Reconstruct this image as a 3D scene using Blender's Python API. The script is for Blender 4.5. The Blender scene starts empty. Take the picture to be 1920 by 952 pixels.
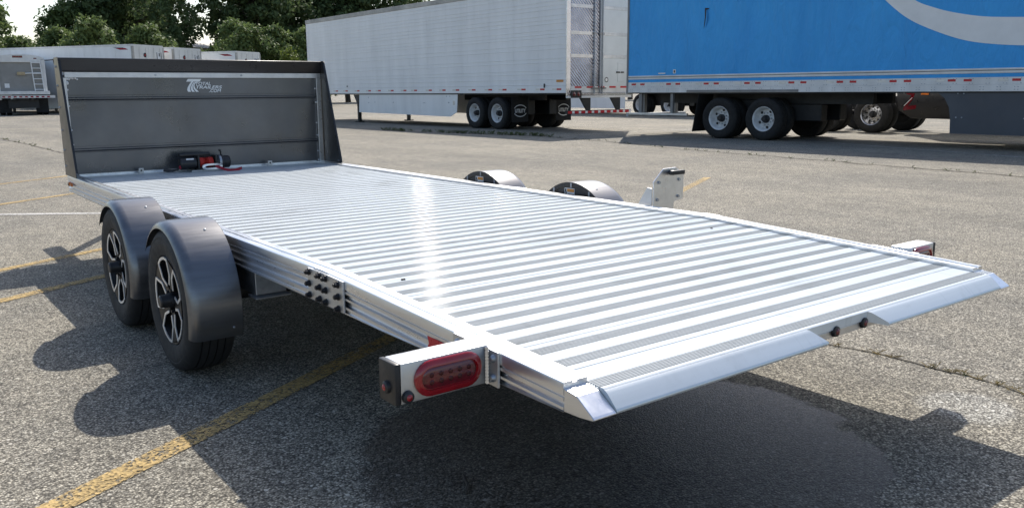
import bpy, bmesh, math, random
from mathutils import Vector, Matrix
R = math.radians
PI = math.pi
scn = bpy.context.scene
COL = scn.collection

# ------------------------------------------------------------------ camera
cd = bpy.data.cameras.new('camera')
cam = bpy.data.objects.new('camera', cd); COL.objects.link(cam)
cd.sensor_fit = 'HORIZONTAL'; cd.sensor_width = 36.0
cd.lens = 36.0 * 1588.79 / 1920.0
cd.clip_start = 0.05; cd.clip_end = 2000
_yaw, _pit, _rol = -0.652, -0.1908, -0.0076
fwd = Vector((-math.sin(_yaw)*math.cos(_pit), math.cos(_yaw)*math.cos(_pit), math.sin(_pit)))
rt0 = Vector((math.cos(_yaw), math.sin(_yaw), 0)); up0 = rt0.cross(fwd)
rt = math.cos(_rol)*rt0 + math.sin(_rol)*up0
up = -math.sin(_rol)*rt0 + math.cos(_rol)*up0
cam.matrix_world = Matrix(((rt.x, up.x, -fwd.x, -2.2863), (rt.y, up.y, -fwd.y, -1.3182), (rt.z, up.z, -fwd.z, 1.2238), (0, 0, 0, 1)))
scn.camera = cam

# ------------------------------------------------------------------ sky, sun, exposure
SUN = Vector((0.515, 0.475, 0.713)).normalized()
w = bpy.data.worlds.new('World'); scn.world = w; w.use_nodes = True
wn = w.node_tree.nodes
sky = wn.new('ShaderNodeTexSky'); sky.sky_type = 'NISHITA'; sky.sun_disc = False
sky.sun_elevation = math.asin(SUN.z); sky.sun_rotation = math.atan2(SUN.x, SUN.y)
sky.air_density = 1.0; sky.dust_density = 2.0; sky.ozone_density = 1.0; sky.altitude = 200
w.node_tree.links.new(sky.outputs[0], wn['Background'].inputs[0])
wn['Background'].inputs[1].default_value = 0.14
sd = bpy.data.lights.new('sun', 'SUN'); sd.energy = 4.0; sd.angle = R(0.53); sd.color = (1.0, 0.945, 0.86)
so = bpy.data.objects.new('sun', sd); COL.objects.link(so)
so.rotation_euler = (-SUN).to_track_quat('-Z', 'Y').to_euler(); so.location = (20, 15, 30)
scn.view_settings.view_transform = 'Standard'; scn.view_settings.look = 'None'
scn.view_settings.exposure = 0.45; scn.view_settings.gamma = 1.0
scn.view_settings.use_curve_mapping = False

# ------------------------------------------------------------------ helpers
def bmn(): return bmesh.new()
IDT = lambda x, y, z: (x, y, z)

def box(bm, x0, x1, y0, y1, z0, z1, T=IDT, mi=0):
    v = [bm.verts.new(T(x, y, z)) for z in (z0, z1) for y in (y0, y1) for x in (x0, x1)]
    for f in ((0, 2, 3, 1), (4, 5, 7, 6), (0, 1, 5, 4), (2, 6, 7, 3), (0, 4, 6, 2), (1, 3, 7, 5)):
        fc = bm.faces.new([v[i] for i in f]); fc.material_index = mi
    return v

def prism(bm, pts, f0, f1, mi=0):
    """polygon pts (a,b); f0/f1 map (a,b) to the two end caps"""
    a = [bm.verts.new(f0(*p)) for p in pts]; b = [bm.verts.new(f1(*p)) for p in pts]
    n = len(pts)
    for fs in (a, b[::-1]):
        try: bm.faces.new(fs).material_index = mi
        except ValueError: pass
    for i in range(n):
        bm.faces.new((a[i], b[i], b[(i+1) % n], a[(i+1) % n])).material_index = mi

def extr(bm, pts, x0, x1, axis='x', mi=0):
    if axis == 'x': prism(bm, pts, lambda a, b: (x0, a, b), lambda a, b: (x1, a, b), mi)
    elif axis == 'y': prism(bm, pts, lambda a, b: (a, x0, b), lambda a, b: (a, x1, b), mi)
    else: prism(bm, pts, lambda a, b: (a, b, x0), lambda a, b: (a, b, x1), mi)

def lathe(bm, prof, c, ax, n=24, mi=0, a0=0, a1=2*PI, closed=True):
    """prof = [(radius, distance along axis)]"""
    ax = Vector(ax).normalized(); c = Vector(c)
    u = ax.orthogonal().normalized(); v = ax.cross(u)
    full = abs(a1-a0-2*PI) < 1e-6
    m = n if full else n+1
    rings = []
    for i in range(m):
        t = a0+(a1-a0)*i/n; d = u*math.cos(t)+v*math.sin(t)
        rings.append([bm.verts.new(c+ax*h+d*r) for r, h in prof])
    k = len(prof)
    for i in range(n):
        A = rings[i]; B = rings[(i+1) % m]
        for j in range(k if closed else k-1):
            q = [A[j], A[(j+1) % k], B[(j+1) % k], B[j]]
            try: bm.faces.new(q).material_index = mi
            except ValueError: pass

def cyl(bm, p0, p1, r, n=12, r2=None, mi=0):
    p0 = Vector(p0); p1 = Vector(p1); r2 = r if r2 is None else r2
    ax = (p1-p0); L = ax.length; ax.normalize()
    u = ax.orthogonal().normalized(); v = ax.cross(u)
    A = []; B = []
    for i in range(n):
        t = 2*PI*i/n; d = u*math.cos(t)+v*math.sin(t)
        A.append(bm.verts.new(p0+d*r)); B.append(bm.verts.new(p1+d*r2))
    bm.faces.new(A[::-1]).material_index = mi; bm.faces.new(B).material_index = mi
    for i in range(n):
        bm.faces.new((A[i], A[(i+1) % n], B[(i+1) % n], B[i])).material_index = mi

def tube(bm, path, rad, n=8, mi=0, flat=None):
    """rad number or list; flat scales the second cross direction"""
    P = [Vector(p) for p in path]; rings = []
    up_ = Vector((0, 0, 1))
    for i, p in enumerate(P):
        d = (P[min(i+1, len(P)-1)]-P[max(i-1, 0)]).normalized()
        a = d.cross(up_)
        if a.length < 1e-4: a = d.cross(Vector((1, 0, 0)))
        a.normalize(); b = a.cross(d)
        r = rad[i] if isinstance(rad, (list, tuple)) else rad
        fl = 1 if flat is None else flat
        rings.append([bm.verts.new(p+a*(r*math.cos(2*PI*k/n))+b*(r*fl*math.sin(2*PI*k/n))) for k in range(n)])
    for i in range(len(P)-1):
        for k in range(n):
            bm.faces.new((rings[i][k], rings[i][(k+1) % n], rings[i+1][(k+1) % n], rings[i+1][k])).material_index = mi
    bm.faces.new(rings[0][::-1]).material_index = mi; bm.faces.new(rings[-1]).material_index = mi

def bev(bm, wd, seg=2, ang=30):
    bmesh.ops.recalc_face_normals(bm, faces=bm.faces)
    es = [e for e in bm.edges if len(e.link_faces) == 2 and e.calc_face_angle(0) > R(ang)]
    bmesh.ops.bevel(bm, geom=es, offset=wd, segments=seg, affect='EDGES', profile=0.5, clamp_overlap=True)

def obj(name, bm, mats, parent=None, smooth=None, loc=None, recalc=True):
    if recalc: bmesh.ops.recalc_face_normals(bm, faces=bm.faces)
    me = bpy.data.meshes.new(name); bm.to_mesh(me); bm.free()
    for m in (mats if isinstance(mats, (list, tuple)) else [mats]): me.materials.append(m)
    if smooth:
        for p in me.polygons: p.use_smooth = True
        me.set_sharp_from_angle(angle=R(smooth))
    o = bpy.data.objects.new(name, me); COL.objects.link(o)
    if parent: o.parent = parent
    if loc: o.location = loc
    return o

def tag(o, label=None, cat=None, group=None, kind=None):
    if label: o['label'] = label
    if cat: o['category'] = cat
    if group: o['group'] = group
    if kind: o['kind'] = kind
    return o

def thing(name, label, cat, loc=(0, 0, 0), rz=0, group=None):
    o = bpy.data.objects.new(name, None); COL.objects.link(o)
    o.location = loc; o.rotation_euler = (0, 0, rz); o.empty_display_size = 0.2
    return tag(o, label, cat, group)

def dup(o, parent=None, loc=None, rot=None, scale=None):
    c = o.copy(); COL.objects.link(c)
    if parent is not None: c.parent = parent
    if loc is not None: c.location = loc
    if rot is not None: c.rotation_euler = rot
    if scale is not None: c.scale = scale
    for ch in list(o.children): dup(ch, c)
    return c

# ------------------------------------------------------------------ materials
def nt(name):
    m = bpy.data.materials.new(name); m.use_nodes = True
    t = m.node_tree; return m, t, t.nodes['Principled BSDF']

def noise(t, scale, detail=4, rough=0.55, vec=None, dist=0):
    n = t.nodes.new('ShaderNodeTexNoise'); n.inputs['Scale'].default_value = scale
    n.inputs['Detail'].default_value = detail; n.inputs['Roughness'].default_value = rough; n.inputs['Distortion'].default_value = dist
    if vec is not None: t.links.new(vec, n.inputs['Vector'])
    return n

def geo_pos(t): return t.nodes.new('ShaderNodeNewGeometry').outputs['Position']
def obj_pos(t): return t.nodes.new('ShaderNodeTexCoord').outputs['Object']

def ramp(t, fac, stops):
    r = t.nodes.new('ShaderNodeValToRGB'); e = r.color_ramp.elements
    while len(e) < len(stops): e.new(0.5)
    for i, (p, c) in enumerate(stops):
        e[i].position = p; e[i].color = c if len(c) == 4 else (*c, 1)
    t.links.new(fac, r.inputs['Fac']); return r

def mapv(t, vec, scale):
    m = t.nodes.new('ShaderNodeMapping'); m.inputs['Scale'].default_value = scale
    t.links.new(vec, m.inputs['Vector']); return m.outputs['Vector']

def mth(t, op, a, b=None, clamp=False):
    n = t.nodes.new('ShaderNodeMath'); n.operation = op; n.use_clamp = clamp
    for i, v in enumerate((a, b)):
        if v is None: continue
        if isinstance(v, (int, float)): n.inputs[i].default_value = v
        else: t.links.new(v, n.inputs[i])
    return n.outputs[0]

def mixc(t, fac, a, b, mode='MIX'):
    n = t.nodes.new('ShaderNodeMix'); n.data_type = 'RGBA'; n.blend_type = mode
    for s, v in ((n.inputs[0], fac), (n.inputs[6], a), (n.inputs[7], b)):
        if isinstance(v, (int, float)): s.default_value = v
        elif isinstance(v, tuple): s.default_value = v if len(v) == 4 else (*v, 1)
        else: t.links.new(v, s)
    return n.outputs[2]

def bump(t, p, h, strength, dist=0.01):
    b = t.nodes.new('ShaderNodeBump'); b.inputs['Strength'].default_value = strength; b.inputs['Distance'].default_value = dist
    t.links.new(h, b.inputs['Height']); t.links.new(b.outputs[0], p.inputs['Normal']); return b

def mat(name, col, rough=0.5, metal=0.0, var=0.12, vscale=3.0, coat=0, spec=None, rvar=0.08, aniso=0, tangent=None, world=True, bumps=0, bscale=60, stretch=None):
    m, t, p = nt(name)
    v = geo_pos(t) if world else obj_pos(t)
    if stretch: v = mapv(t, v, stretch)
    n = noise(t, vscale, 5, 0.6, v)
    c0 = tuple(max(0, c*(1-var)) for c in col); c1 = tuple(min(1, c*(1+var)) for c in col)
    r = ramp(t, n.outputs['Fac'], [(0.3, c0), (0.7, c1)])
    t.links.new(r.outputs['Color'], p.inputs['Base Color'])
    rr = t.nodes.new('ShaderNodeMapRange'); rr.inputs['To Min'].default_value = max(0.02, rough-rvar); rr.inputs['To Max'].default_value = min(1, rough+rvar)
    rr.inputs['From Min'].default_value = 0.3; rr.inputs['From Max'].default_value = 0.7
    n2 = noise(t, vscale*2.7, 4, 0.6, v); t.links.new(n2.outputs['Fac'], rr.inputs['Value'])
    t.links.new(rr.outputs[0], p.inputs['Roughness'])
    p.inputs['Metallic'].default_value = metal
    if coat: p.inputs['Coat Weight'].default_value = coat; p.inputs['Coat Roughness'].default_value = 0.08
    if spec is not None: p.inputs['Specular IOR Level'].default_value = spec
    if aniso:
        p.inputs['Anisotropic'].default_value = aniso
        c = t.nodes.new('ShaderNodeCombineXYZ')
        for i in range(3): c.inputs[i].default_value = tangent[i]
        t.links.new(c.outputs[0], p.inputs['Tangent'])
    if bumps:
        nb = noise(t, bscale, 4, 0.6, v); bump(t, p, nb.outputs['Fac'], bumps, 0.01)
    return m

def asphalt():
    m, t, p = nt('asphalt')
    pos = geo_pos(t)
    n0 = noise(t, 40, 3, 0.6, pos)
    wv = t.nodes.new('ShaderNodeVectorMath'); wv.operation = 'MULTIPLY_ADD'
    t.links.new(n0.outputs['Color'], wv.inputs[0]); wv.inputs[1].default_value = (0.012, 0.012, 0); t.links.new(pos, wv.inputs[2])
    vo = t.nodes.new('ShaderNodeTexVoronoi'); vo.inputs['Scale'].default_value = 140; t.links.new(wv.outputs[0], vo.inputs['Vector'])
    sep = t.nodes.new('ShaderNodeSeparateColor'); t.links.new(vo.outputs['Color'], sep.inputs[0])
    stone = ramp(t, sep.outputs[0], [(0.0, (0.092, 0.086, 0.073)), (0.35, (0.228, 0.214, 0.179)), (0.7, (0.355, 0.332, 0.275)), (1.0, (0.61, 0.573, 0.475))])
    edge = ramp(t, vo.outputs['Distance'], [(0.30, (1, 1, 1)), (0.75, (0.34, 0.33, 0.32))])
    c = mixc(t, 1.0, stone.outputs[0], edge.outputs[0], 'MULTIPLY')
    v2 = t.nodes.new('ShaderNodeTexVoronoi'); v2.inputs['Scale'].default_value = 48; t.links.new(wv.outputs[0], v2.inputs['Vector'])
    s2 = t.nodes.new('ShaderNodeSeparateColor'); t.links.new(v2.outputs['Color'], s2.inputs[0])
    big_st = mth(t, 'MULTIPLY', mth(t, 'GREATER_THAN', s2.outputs[0], 0.80), mth(t, 'LESS_THAN', v2.outputs['Distance'], 0.34))
    big_c = ramp(t, s2.outputs[1], [(0.0, (0.10, 0.095, 0.085)), (0.5, (0.36, 0.34, 0.29)), (1.0, (0.66, 0.63, 0.55))])
    c = mixc(t, mth(t, 'MULTIPLY', big_st, 0.75), c, big_c.outputs[0])
    # broad weathering and faint tyre streaks
    big = noise(t, 0.35, 6, 0.6, pos, 0.6)
    bigr = ramp(t, big.outputs['Fac'], [(0.3, (0.86, 0.86, 0.87)), (0.7, (1.2, 1.17, 1.12))])
    c = mixc(t, 1.0, c, bigr.outputs[0], 'MULTIPLY')
    st = noise(t, 0.5, 4, 0.6, mapv(t, pos, (2.2, 0.22, 1)))
    str_ = ramp(t, st.outputs['Fac'], [(0.35, (0.9, 0.9, 0.9)), (0.65, (1.1, 1.1, 1.1))])
    c = mixc(t, 1.0, c, str_.outputs[0], 'MULTIPLY')
    md = noise(t, 7, 8, 0.7, pos)
    mdr = ramp(t, md.outputs['Fac'], [(0.3, (0.80, 0.80, 0.80)), (0.7, (1.16, 1.16, 1.15))])
    c = mixc(t, 1.0, c, mdr.outputs[0], 'MULTIPLY')
    pt = noise(t, 1.7, 5, 0.6, pos, 1.0)
    ptr = ramp(t, pt.outputs['Fac'], [(0.35, (0.88, 0.88, 0.89)), (0.6, (1.07, 1.06, 1.05))])
    c = mixc(t, 1.0, c, ptr.outputs[0], 'MULTIPLY')
    oil = noise(t, 0.9, 3, 0.5, pos)
    oilr = ramp(t, oil.outputs['Fac'], [(0.68, (1, 1, 1)), (0.78, (0.72, 0.72, 0.74))])
    c = mixc(t, 1.0, c, oilr.outputs[0], 'MULTIPLY')
    # wet patch and painted glare spot: distance to a centre, wobbling edge
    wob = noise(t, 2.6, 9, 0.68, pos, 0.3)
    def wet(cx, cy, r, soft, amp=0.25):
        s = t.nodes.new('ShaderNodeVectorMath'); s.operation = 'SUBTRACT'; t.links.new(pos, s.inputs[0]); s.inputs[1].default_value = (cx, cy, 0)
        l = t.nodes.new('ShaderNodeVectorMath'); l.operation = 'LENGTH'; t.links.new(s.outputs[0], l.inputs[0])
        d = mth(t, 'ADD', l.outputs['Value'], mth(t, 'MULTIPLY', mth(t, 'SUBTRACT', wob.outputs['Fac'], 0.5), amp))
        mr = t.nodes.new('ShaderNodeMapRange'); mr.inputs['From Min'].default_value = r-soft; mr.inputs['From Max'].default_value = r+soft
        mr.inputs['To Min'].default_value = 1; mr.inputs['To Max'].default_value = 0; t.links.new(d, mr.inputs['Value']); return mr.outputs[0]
    w1 = wet(-0.30, 0.68, 0.88, 0.02, 0.42); glare_spot = wet(1.02, 0.09, 0.165, 0.03, 0.16)  # w1: wet patch; glare_spot: painted sun glare, same mask function
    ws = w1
    c = mixc(t, mth(t, 'MULTIPLY', glare_spot, 0.8), c, mixc(t, 1.0, c, (1.42, 1.50, 1.66), 'MULTIPLY'))  # pale bluish sun glare painted into the asphalt colour
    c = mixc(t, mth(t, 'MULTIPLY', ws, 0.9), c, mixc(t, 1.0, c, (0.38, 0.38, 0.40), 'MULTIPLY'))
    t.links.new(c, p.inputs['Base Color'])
    rr = t.nodes.new('ShaderNodeMapRange'); rr.inputs['To Min'].default_value = 0.88; rr.inputs['To Max'].default_value = 0.40; t.links.new(ws, rr.inputs['Value'])
    t.links.new(rr.outputs[0], p.inputs['Roughness']); p.inputs['Specular IOR Level'].default_value = 0.35
    hgt = mth(t, 'ADD', mth(t, 'MULTIPLY', mth(t, 'SUBTRACT', 1.0, vo.outputs['Distance']), 0.6), mth(t, 'MULTIPLY', sep.outputs[1], 0.6))
    bump(t, p, hgt, 0.75, 0.005)
    return m

def paint_line(name, col):
    m, t, p = nt(name)
    pos = geo_pos(t)
    vo = t.nodes.new('ShaderNodeTexVoronoi'); vo.inputs['Scale'].default_value = 110; t.links.new(pos, vo.inputs['Vector'])
    sep = t.nodes.new('ShaderNodeSeparateColor'); t.links.new(vo.outputs['Color'], sep.inputs[0])
    n = noise(t, 14, 5, 0.65, pos); n2 = noise(t, 1.6, 3, 0.5, pos)
    v = mth(t, 'ADD', mth(t, 'MULTIPLY', sep.outputs[0], 0.38), mth(t, 'ADD', mth(t, 'MULTIPLY', n.outputs['Fac'], 0.75), mth(t, 'MULTIPLY', n2.outputs['Fac'], 0.5)))
    mask = ramp(t, v, [(0.61, (0, 0, 0)), (0.88, (1, 1, 1))])
    cc = ramp(t, sep.outputs[1], [(0, tuple(x*0.7 for x in col)), (1, tuple(min(1, x*1.15) for x in col))])
    t.links.new(cc.outputs[0], p.inputs['Base Color']); p.inputs['Roughness'].default_value = 0.8
    bump(t, p, vo.outputs['Distance'], 0.5, 0.004)
    tr = t.nodes.new('ShaderNodeBsdfTransparent'); mx = t.nodes.new('ShaderNodeMixShader')
    t.links.new(mask.outputs[0], mx.inputs[0]); t.links.new(tr.outputs[0], mx.inputs[1]); t.links.new(p.outputs[0], mx.inputs[2])
    t.links.new(mx.outputs[0], t.nodes['Material Output'].inputs['Surface'])
    return m

def leafmat(name, c0, c1):
    m, t, p = nt(name)
    n = noise(t, 0.55, 3, 0.6, geo_pos(t)); n2 = noise(t, 9, 2, 0.5, geo_pos(t))
    v = mth(t, 'ADD', mth(t, 'MULTIPLY', n.outputs['Fac'], 0.6), mth(t, 'MULTIPLY', n2.outputs['Fac'], 0.4))
    r = ramp(t, v, [(0.35, c0), (0.65, c1)])
    t.links.new(r.outputs[0], p.inputs['Base Color']); p.inputs['Roughness'].default_value = 0.6; p.inputs['Specular IOR Level'].default_value = 0.25
    tl = t.nodes.new('ShaderNodeBsdfTranslucent'); t.links.new(r.outputs[0], tl.inputs[0])
    mx = t.nodes.new('ShaderNodeMixShader'); mx.inputs[0].default_value = 0.38
    t.links.new(p.outputs[0], mx.inputs[1]); t.links.new(tl.outputs[0], mx.inputs[2])
    t.links.new(mx.outputs[0], t.nodes['Material Output'].inputs['Surface'])
    return m

def brushed(name, col, rough, k, spec, streak):
    # die lines of the extrusion run along x: the surface scatters across them (y) far more than along them
    m, t, p = nt(name); t.nodes.remove(p)
    g = t.nodes.new('ShaderNodeNewGeometry'); pos = g.outputs['Position']
    n = noise(t, 2.0, 5, 0.6, mapv(t, pos, (0.4, 14, 1)))
    r = ramp(t, n.outputs['Fac'], [(0.3, tuple(c*0.93 for c in col)), (0.7, tuple(min(1, c*1.05) for c in col))])
    sm = noise(t, 2.2, 6, 0.68, pos, 0.6)
    smr = ramp(t, sm.outputs['Fac'], [(0.52, (1, 1, 1)), (0.70, (0.86, 0.855, 0.84))])
    sc_ = noise(t, 5.0, 3, 0.6, mapv(t, pos, (7, 0.7, 1)))
    scr = ramp(t, sc_.outputs['Fac'], [(0.60, (1, 1, 1)), (0.68, (0.93, 0.93, 0.93))])
    cc = mixc(t, 1.0, mixc(t, 1.0, r.outputs[0], smr.outputs[0], 'MULTIPLY'), scr.outputs[0], 'MULTIPLY')
    vs = []
    for sc in (7131.0, 9277.0):
        wn_ = t.nodes.new('ShaderNodeTexWhiteNoise'); wn_.noise_dimensions = '3D'; t.links.new(mapv(t, pos, (sc, sc, sc)), wn_.inputs['Vector']); vs.append(wn_.outputs['Value'])
    tri = mth(t, 'SUBTRACT', mth(t, 'ADD', vs[0], vs[1]), 1.0)
    def lobe(kk, ro):
        c = t.nodes.new('ShaderNodeCombineXYZ'); t.links.new(mth(t, 'MULTIPLY', tri, kk), c.inputs[1])
        ad = t.nodes.new('ShaderNodeVectorMath'); ad.operation = 'ADD'; t.links.new(g.outputs['Normal'], ad.inputs[0]); t.links.new(c.outputs[0], ad.inputs[1])
        nm = t.nodes.new('ShaderNodeVectorMath'); nm.operation = 'NORMALIZE'; t.links.new(ad.outputs[0], nm.inputs[0])
        gl = t.nodes.new('ShaderNodeBsdfAnisotropic'); gl.distribution = 'BECKMANN'; gl.inputs['Roughness'].default_value = ro
        t.links.new(cc, gl.inputs['Color']); t.links.new(nm.outputs[0], gl.inputs['Normal']); return gl.outputs[0]
    df = t.nodes.new('ShaderNodeBsdfDiffuse'); t.links.new(cc, df.inputs['Color'])
    m1 = t.nodes.new('ShaderNodeMixShader'); m1.inputs[0].default_value = streak/spec
    t.links.new(lobe(0.25, 0.16), m1.inputs[1]); t.links.new(lobe(k, rough), m1.inputs[2])
    mx = t.nodes.new('ShaderNodeMixShader'); mx.inputs[0].default_value = spec
    t.links.new(df.outputs[0], mx.inputs[1]); t.links.new(m1.outputs[0], mx.inputs[2]); t.links.new(mx.outputs[0], t.nodes['Material Output'].inputs['Surface'])
    return m

M = {}
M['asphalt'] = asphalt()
M['yellow'] = paint_line('yellow_paint', (0.47, 0.325, 0.125))
M['white_line'] = paint_line('white_line_paint', (0.52, 0.50, 0.46))
M['deck'] = brushed('deck_aluminium', (0.66, 0.70, 0.72), 0.085, 0.56, 0.27, 0.014)
M['grip'] = brushed('grip_strip', (0.475, 0.495, 0.50), 0.11, 0.56, 0.30, 0.016)
M['alu'] = mat('extruded_aluminium', (0.74, 0.75, 0.77), 0.33, 1.0, 0.08, 3.0, rvar=0.07, stretch=(6, 0.6, 6))
M['alu_dull'] = mat('plate_aluminium', (0.60, 0.60, 0.60), 0.46, 1.0, 0.10, 8.0, rvar=0.1)
M['galv'] = mat('galvanised_steel', (0.38, 0.40, 0.43), 0.5, 1.0, 0.18, 14.0)
M['chassis'] = mat('black_chassis', (0.015, 0.015, 0.016), 0.55, 0, 0.3, 3.0)
M['charcoal'] = mat('charcoal_metallic_paint', (0.17, 0.172, 0.18), 0.33, 0.85, 0.16, 2.5, rvar=0.05, coat=0.3, stretch=(1.0, 9, 9))
M['charcoal_dk'] = mat('charcoal_panel', (0.132, 0.136, 0.144), 0.33, 0.75, 0.22, 1.6, rvar=0.09, coat=0.15)
M['wing'] = mat('wing_dark_paint', (0.045, 0.044, 0.043), 0.32, 0.35, 0.15, 2.0, rvar=0.06)
M['black_paint'] = mat('black_paint', (0.014, 0.014, 0.016), 0.33, 0, 0.2, 3.0)
M['black_plastic'] = mat('black_plastic', (0.016, 0.016, 0.018), 0.42, 0, 0.25, 20.0)
M['rubber'] = mat('tyre_rubber', (0.016, 0.016, 0.017), 0.72, 0, 0.3, 12.0, bumps=0.12, bscale=90, world=False)
M['rubber_old'] = mat('dusty_tyre_rubber', (0.013, 0.0125, 0.012), 0.85, 0, 0.35, 5.0, world=False)
M['rim_black'] = mat('gloss_black_wheel', (0.010, 0.010, 0.011), 0.42, 0, 0.2, 9.0, spec=0.3, world=False)
M['rim_cut'] = mat('machined_wheel_face', (0.88, 0.88, 0.88), 0.38, 0.75, 0.05, 9.0, world=False)
M['red_lens'] = mat('red_lens', (0.30, 0.004, 0.010), 0.14, 0, 0.15, 25.0, coat=0.6)
M['red_dark'] = mat('red_lens_inner', (0.12, 0.004, 0.009), 0.16, 0, 0.3, 40.0, coat=0.6)
M['led'] = mat('led_cell', (0.06, 0.006, 0.008), 0.25, 0.2, 0.2, 40.0)
M['red'] = mat('red_reflector', (0.50, 0.012, 0.02), 0.3, 0, 0.1, 20.0)
M['amber'] = mat('amber_lens', (0.62, 0.16, 0.02), 0.25, 0, 0.15, 30.0, coat=0.4)
M['strap'] = mat('red_strap', (0.30, 0.008, 0.025), 0.7, 0, 0.2, 60.0)
M['rope'] = mat('red_winch_rope', (0.42, 0.02, 0.012), 0.7, 0, 0.3, 90.0)
M['decal'] = mat('white_decal', (0.72, 0.74, 0.75), 0.4, 0, 0.04, 9.0)
M['label_white'] = mat('white_label', (0.75, 0.75, 0.74), 0.5, 0, 0.05, 30.0)
M['label_orange'] = mat('orange_label', (0.62, 0.25, 0.04), 0.5, 0, 0.05, 30.0)
M['van_white'] = mat('van_white_paint', (0.79, 0.79, 0.78), 0.42, 0, 0.07, 1.1, rvar=0.1, stretch=(1.6, 1.6, 0.35))
M['van_grimy'] = mat('grimy_white_panel', (0.68, 0.67, 0.63), 0.5, 0, 0.12, 1.3, stretch=(1, 1, 0.3))
M['rail_white'] = mat('rail_white_paint', (0.70, 0.69, 0.665), 0.5, 0, 0.14, 2.5, stretch=(1, 1, 0.4))
M['roof_edge'] = mat('weathered_roof_rail', (0.42, 0.40, 0.36), 0.6, 0, 0.3, 1.6)
M['skirt_grey'] = mat('grey_skirt', (0.062, 0.07, 0.085), 0.5, 0, 0.12, 1.5)
M['grey_post'] = mat('grey_post', (0.22, 0.22, 0.22), 0.5, 0.3, 0.2, 3.0)
M['steel_white'] = mat('white_steel_wheel', (0.62, 0.62, 0.61), 0.45, 0, 0.15, 8.0, world=False)
M['chrome_old'] = mat('aluminium_truck_wheel', (0.55, 0.55, 0.56), 0.3, 1.0, 0.15, 8.0, world=False)
M['stainless'] = mat('stainless_sheet', (0.62, 0.62, 0.64), 0.22, 1.0, 0.08, 4.0)
M['door_white'] = mat('door_white_paint', (0.62, 0.66, 0.67), 0.35, 0, 0.06, 2.0)
M['swoosh'] = mat('pale_grey_vinyl', (0.76, 0.76, 0.75), 0.6, 0, 0.05, 3.0)
M['hopper_grey'] = mat('hopper_grey_sheet', (0.27, 0.265, 0.255), 0.55, 0.3, 0.1, 2.0)
M['hopper_side'] = mat('hopper_side_sheet', (0.36, 0.37, 0.38), 0.45, 0.5, 0.12, 2.0)
M['wood'] = mat('pale_wood', (0.42, 0.33, 0.20), 0.7, 0, 0.15, 9.0)
M['tarp'] = mat('black_tarp', (0.012, 0.013, 0.016), 0.5, 0, 0.2, 5.0)
M['bark'] = mat('bark', (0.055, 0.045, 0.035), 0.9, 0, 0.35, 6.0, bumps=0.5, bscale=20)
M['leaf'] = leafmat('dark_foliage', (0.052, 0.082, 0.032), (0.14, 0.19, 0.072))
M['leaf_b'] = leafmat('mid_foliage', (0.08, 0.12, 0.04), (0.18, 0.235, 0.08))
M['leaf_c'] = leafmat('yellow_green_foliage', (0.075, 0.105, 0.02), (0.15, 0.185, 0.04))
M['grass'] = leafmat('weed_green', (0.03, 0.05, 0.015), (0.08, 0.10, 0.03))
M['straw'] = leafmat('dry_grass', (0.16, 0.12, 0.05), (0.34, 0.27, 0.13))
M['crack'] = mat('crack_soil', (0.07, 0.06, 0.042), 0.95, 0, 0.4, 30.0)
M['cream'] = mat('cream_wall', (0.55, 0.50, 0.40), 0.8, 0, 0.08, 1.0)
M['glass_dk'] = mat('dark_window', (0.02, 0.025, 0.03), 0.1, 0, 0.1, 1.0)

def blue_vinyl():
    m, t, p = nt('blue_vinyl')
    pos = geo_pos(t)
    n = noise(t, 1.2, 5, 0.6, mapv(t, pos, (1, 1, 0.35)))
    r = ramp(t, n.outputs['Fac'], [(0.3, (0.040, 0.315, 0.72)), (0.7, (0.055, 0.385, 0.82))])
    t.links.new(r.outputs[0], p.inputs['Base Color']); p.inputs['Roughness'].default_value = 0.5
    p.inputs['Specular IOR Level'].default_value = 0.35
    # folds: vertical ripples, stronger towards the loose rear end
    a = noise(t, 1.0, 4, 0.55, mapv(t, pos, (1.6, 1.6, 0.32)), 0.8)
    b = noise(t, 3.2, 3, 0.5, mapv(t, pos, (1, 1.3, 0.55)), 1.2)
    c = noise(t, 90, 2, 0.5, pos)
    h = mth(t, 'ADD', mth(t, 'MULTIPLY', a.outputs['Fac'], 1.0), mth(t, 'ADD', mth(t, 'MULTIPLY', b.outputs['Fac'], 0.35), mth(t, 'MULTIPLY', c.outputs['Fac'], 0.02)))
    bump(t, p, h, 0.8, 0.16)
    return m
M['blue'] = blue_vinyl()

def tread_plate():
    m, t, p = nt('diamond_plate')
    pos = geo_pos(t)
    wv = t.nodes.new('ShaderNodeTexWave'); wv.wave_type = 'BANDS'; wv.bands_direction = 'DIAGONAL'; wv.inputs['Scale'].default_value = 6
    wv.inputs['Distortion'].default_value = 1.5; t.links.new(pos, wv.inputs['Vector'])
    bump(t, p, wv.outputs['Fac'], 0.5, 0.02)
    n = noise(t, 3, 3, 0.5, pos); r = ramp(t, n.outputs['Fac'], [(0.3, (0.30, 0.30, 0.33)), (0.7, (0.44, 0.44, 0.47))])
    t.links.new(r.outputs[0], p.inputs['Base Color']); p.inputs['Metallic'].default_value = 1; p.inputs['Roughness'].default_value = 0.25
    return m
M['diamond'] = tread_plate()

# ================================================================== SETTING
bm = bmn()
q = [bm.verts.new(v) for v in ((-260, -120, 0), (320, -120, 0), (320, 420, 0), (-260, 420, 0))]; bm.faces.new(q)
tag(obj('ground', bm, M['asphalt']), kind='structure')

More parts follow.
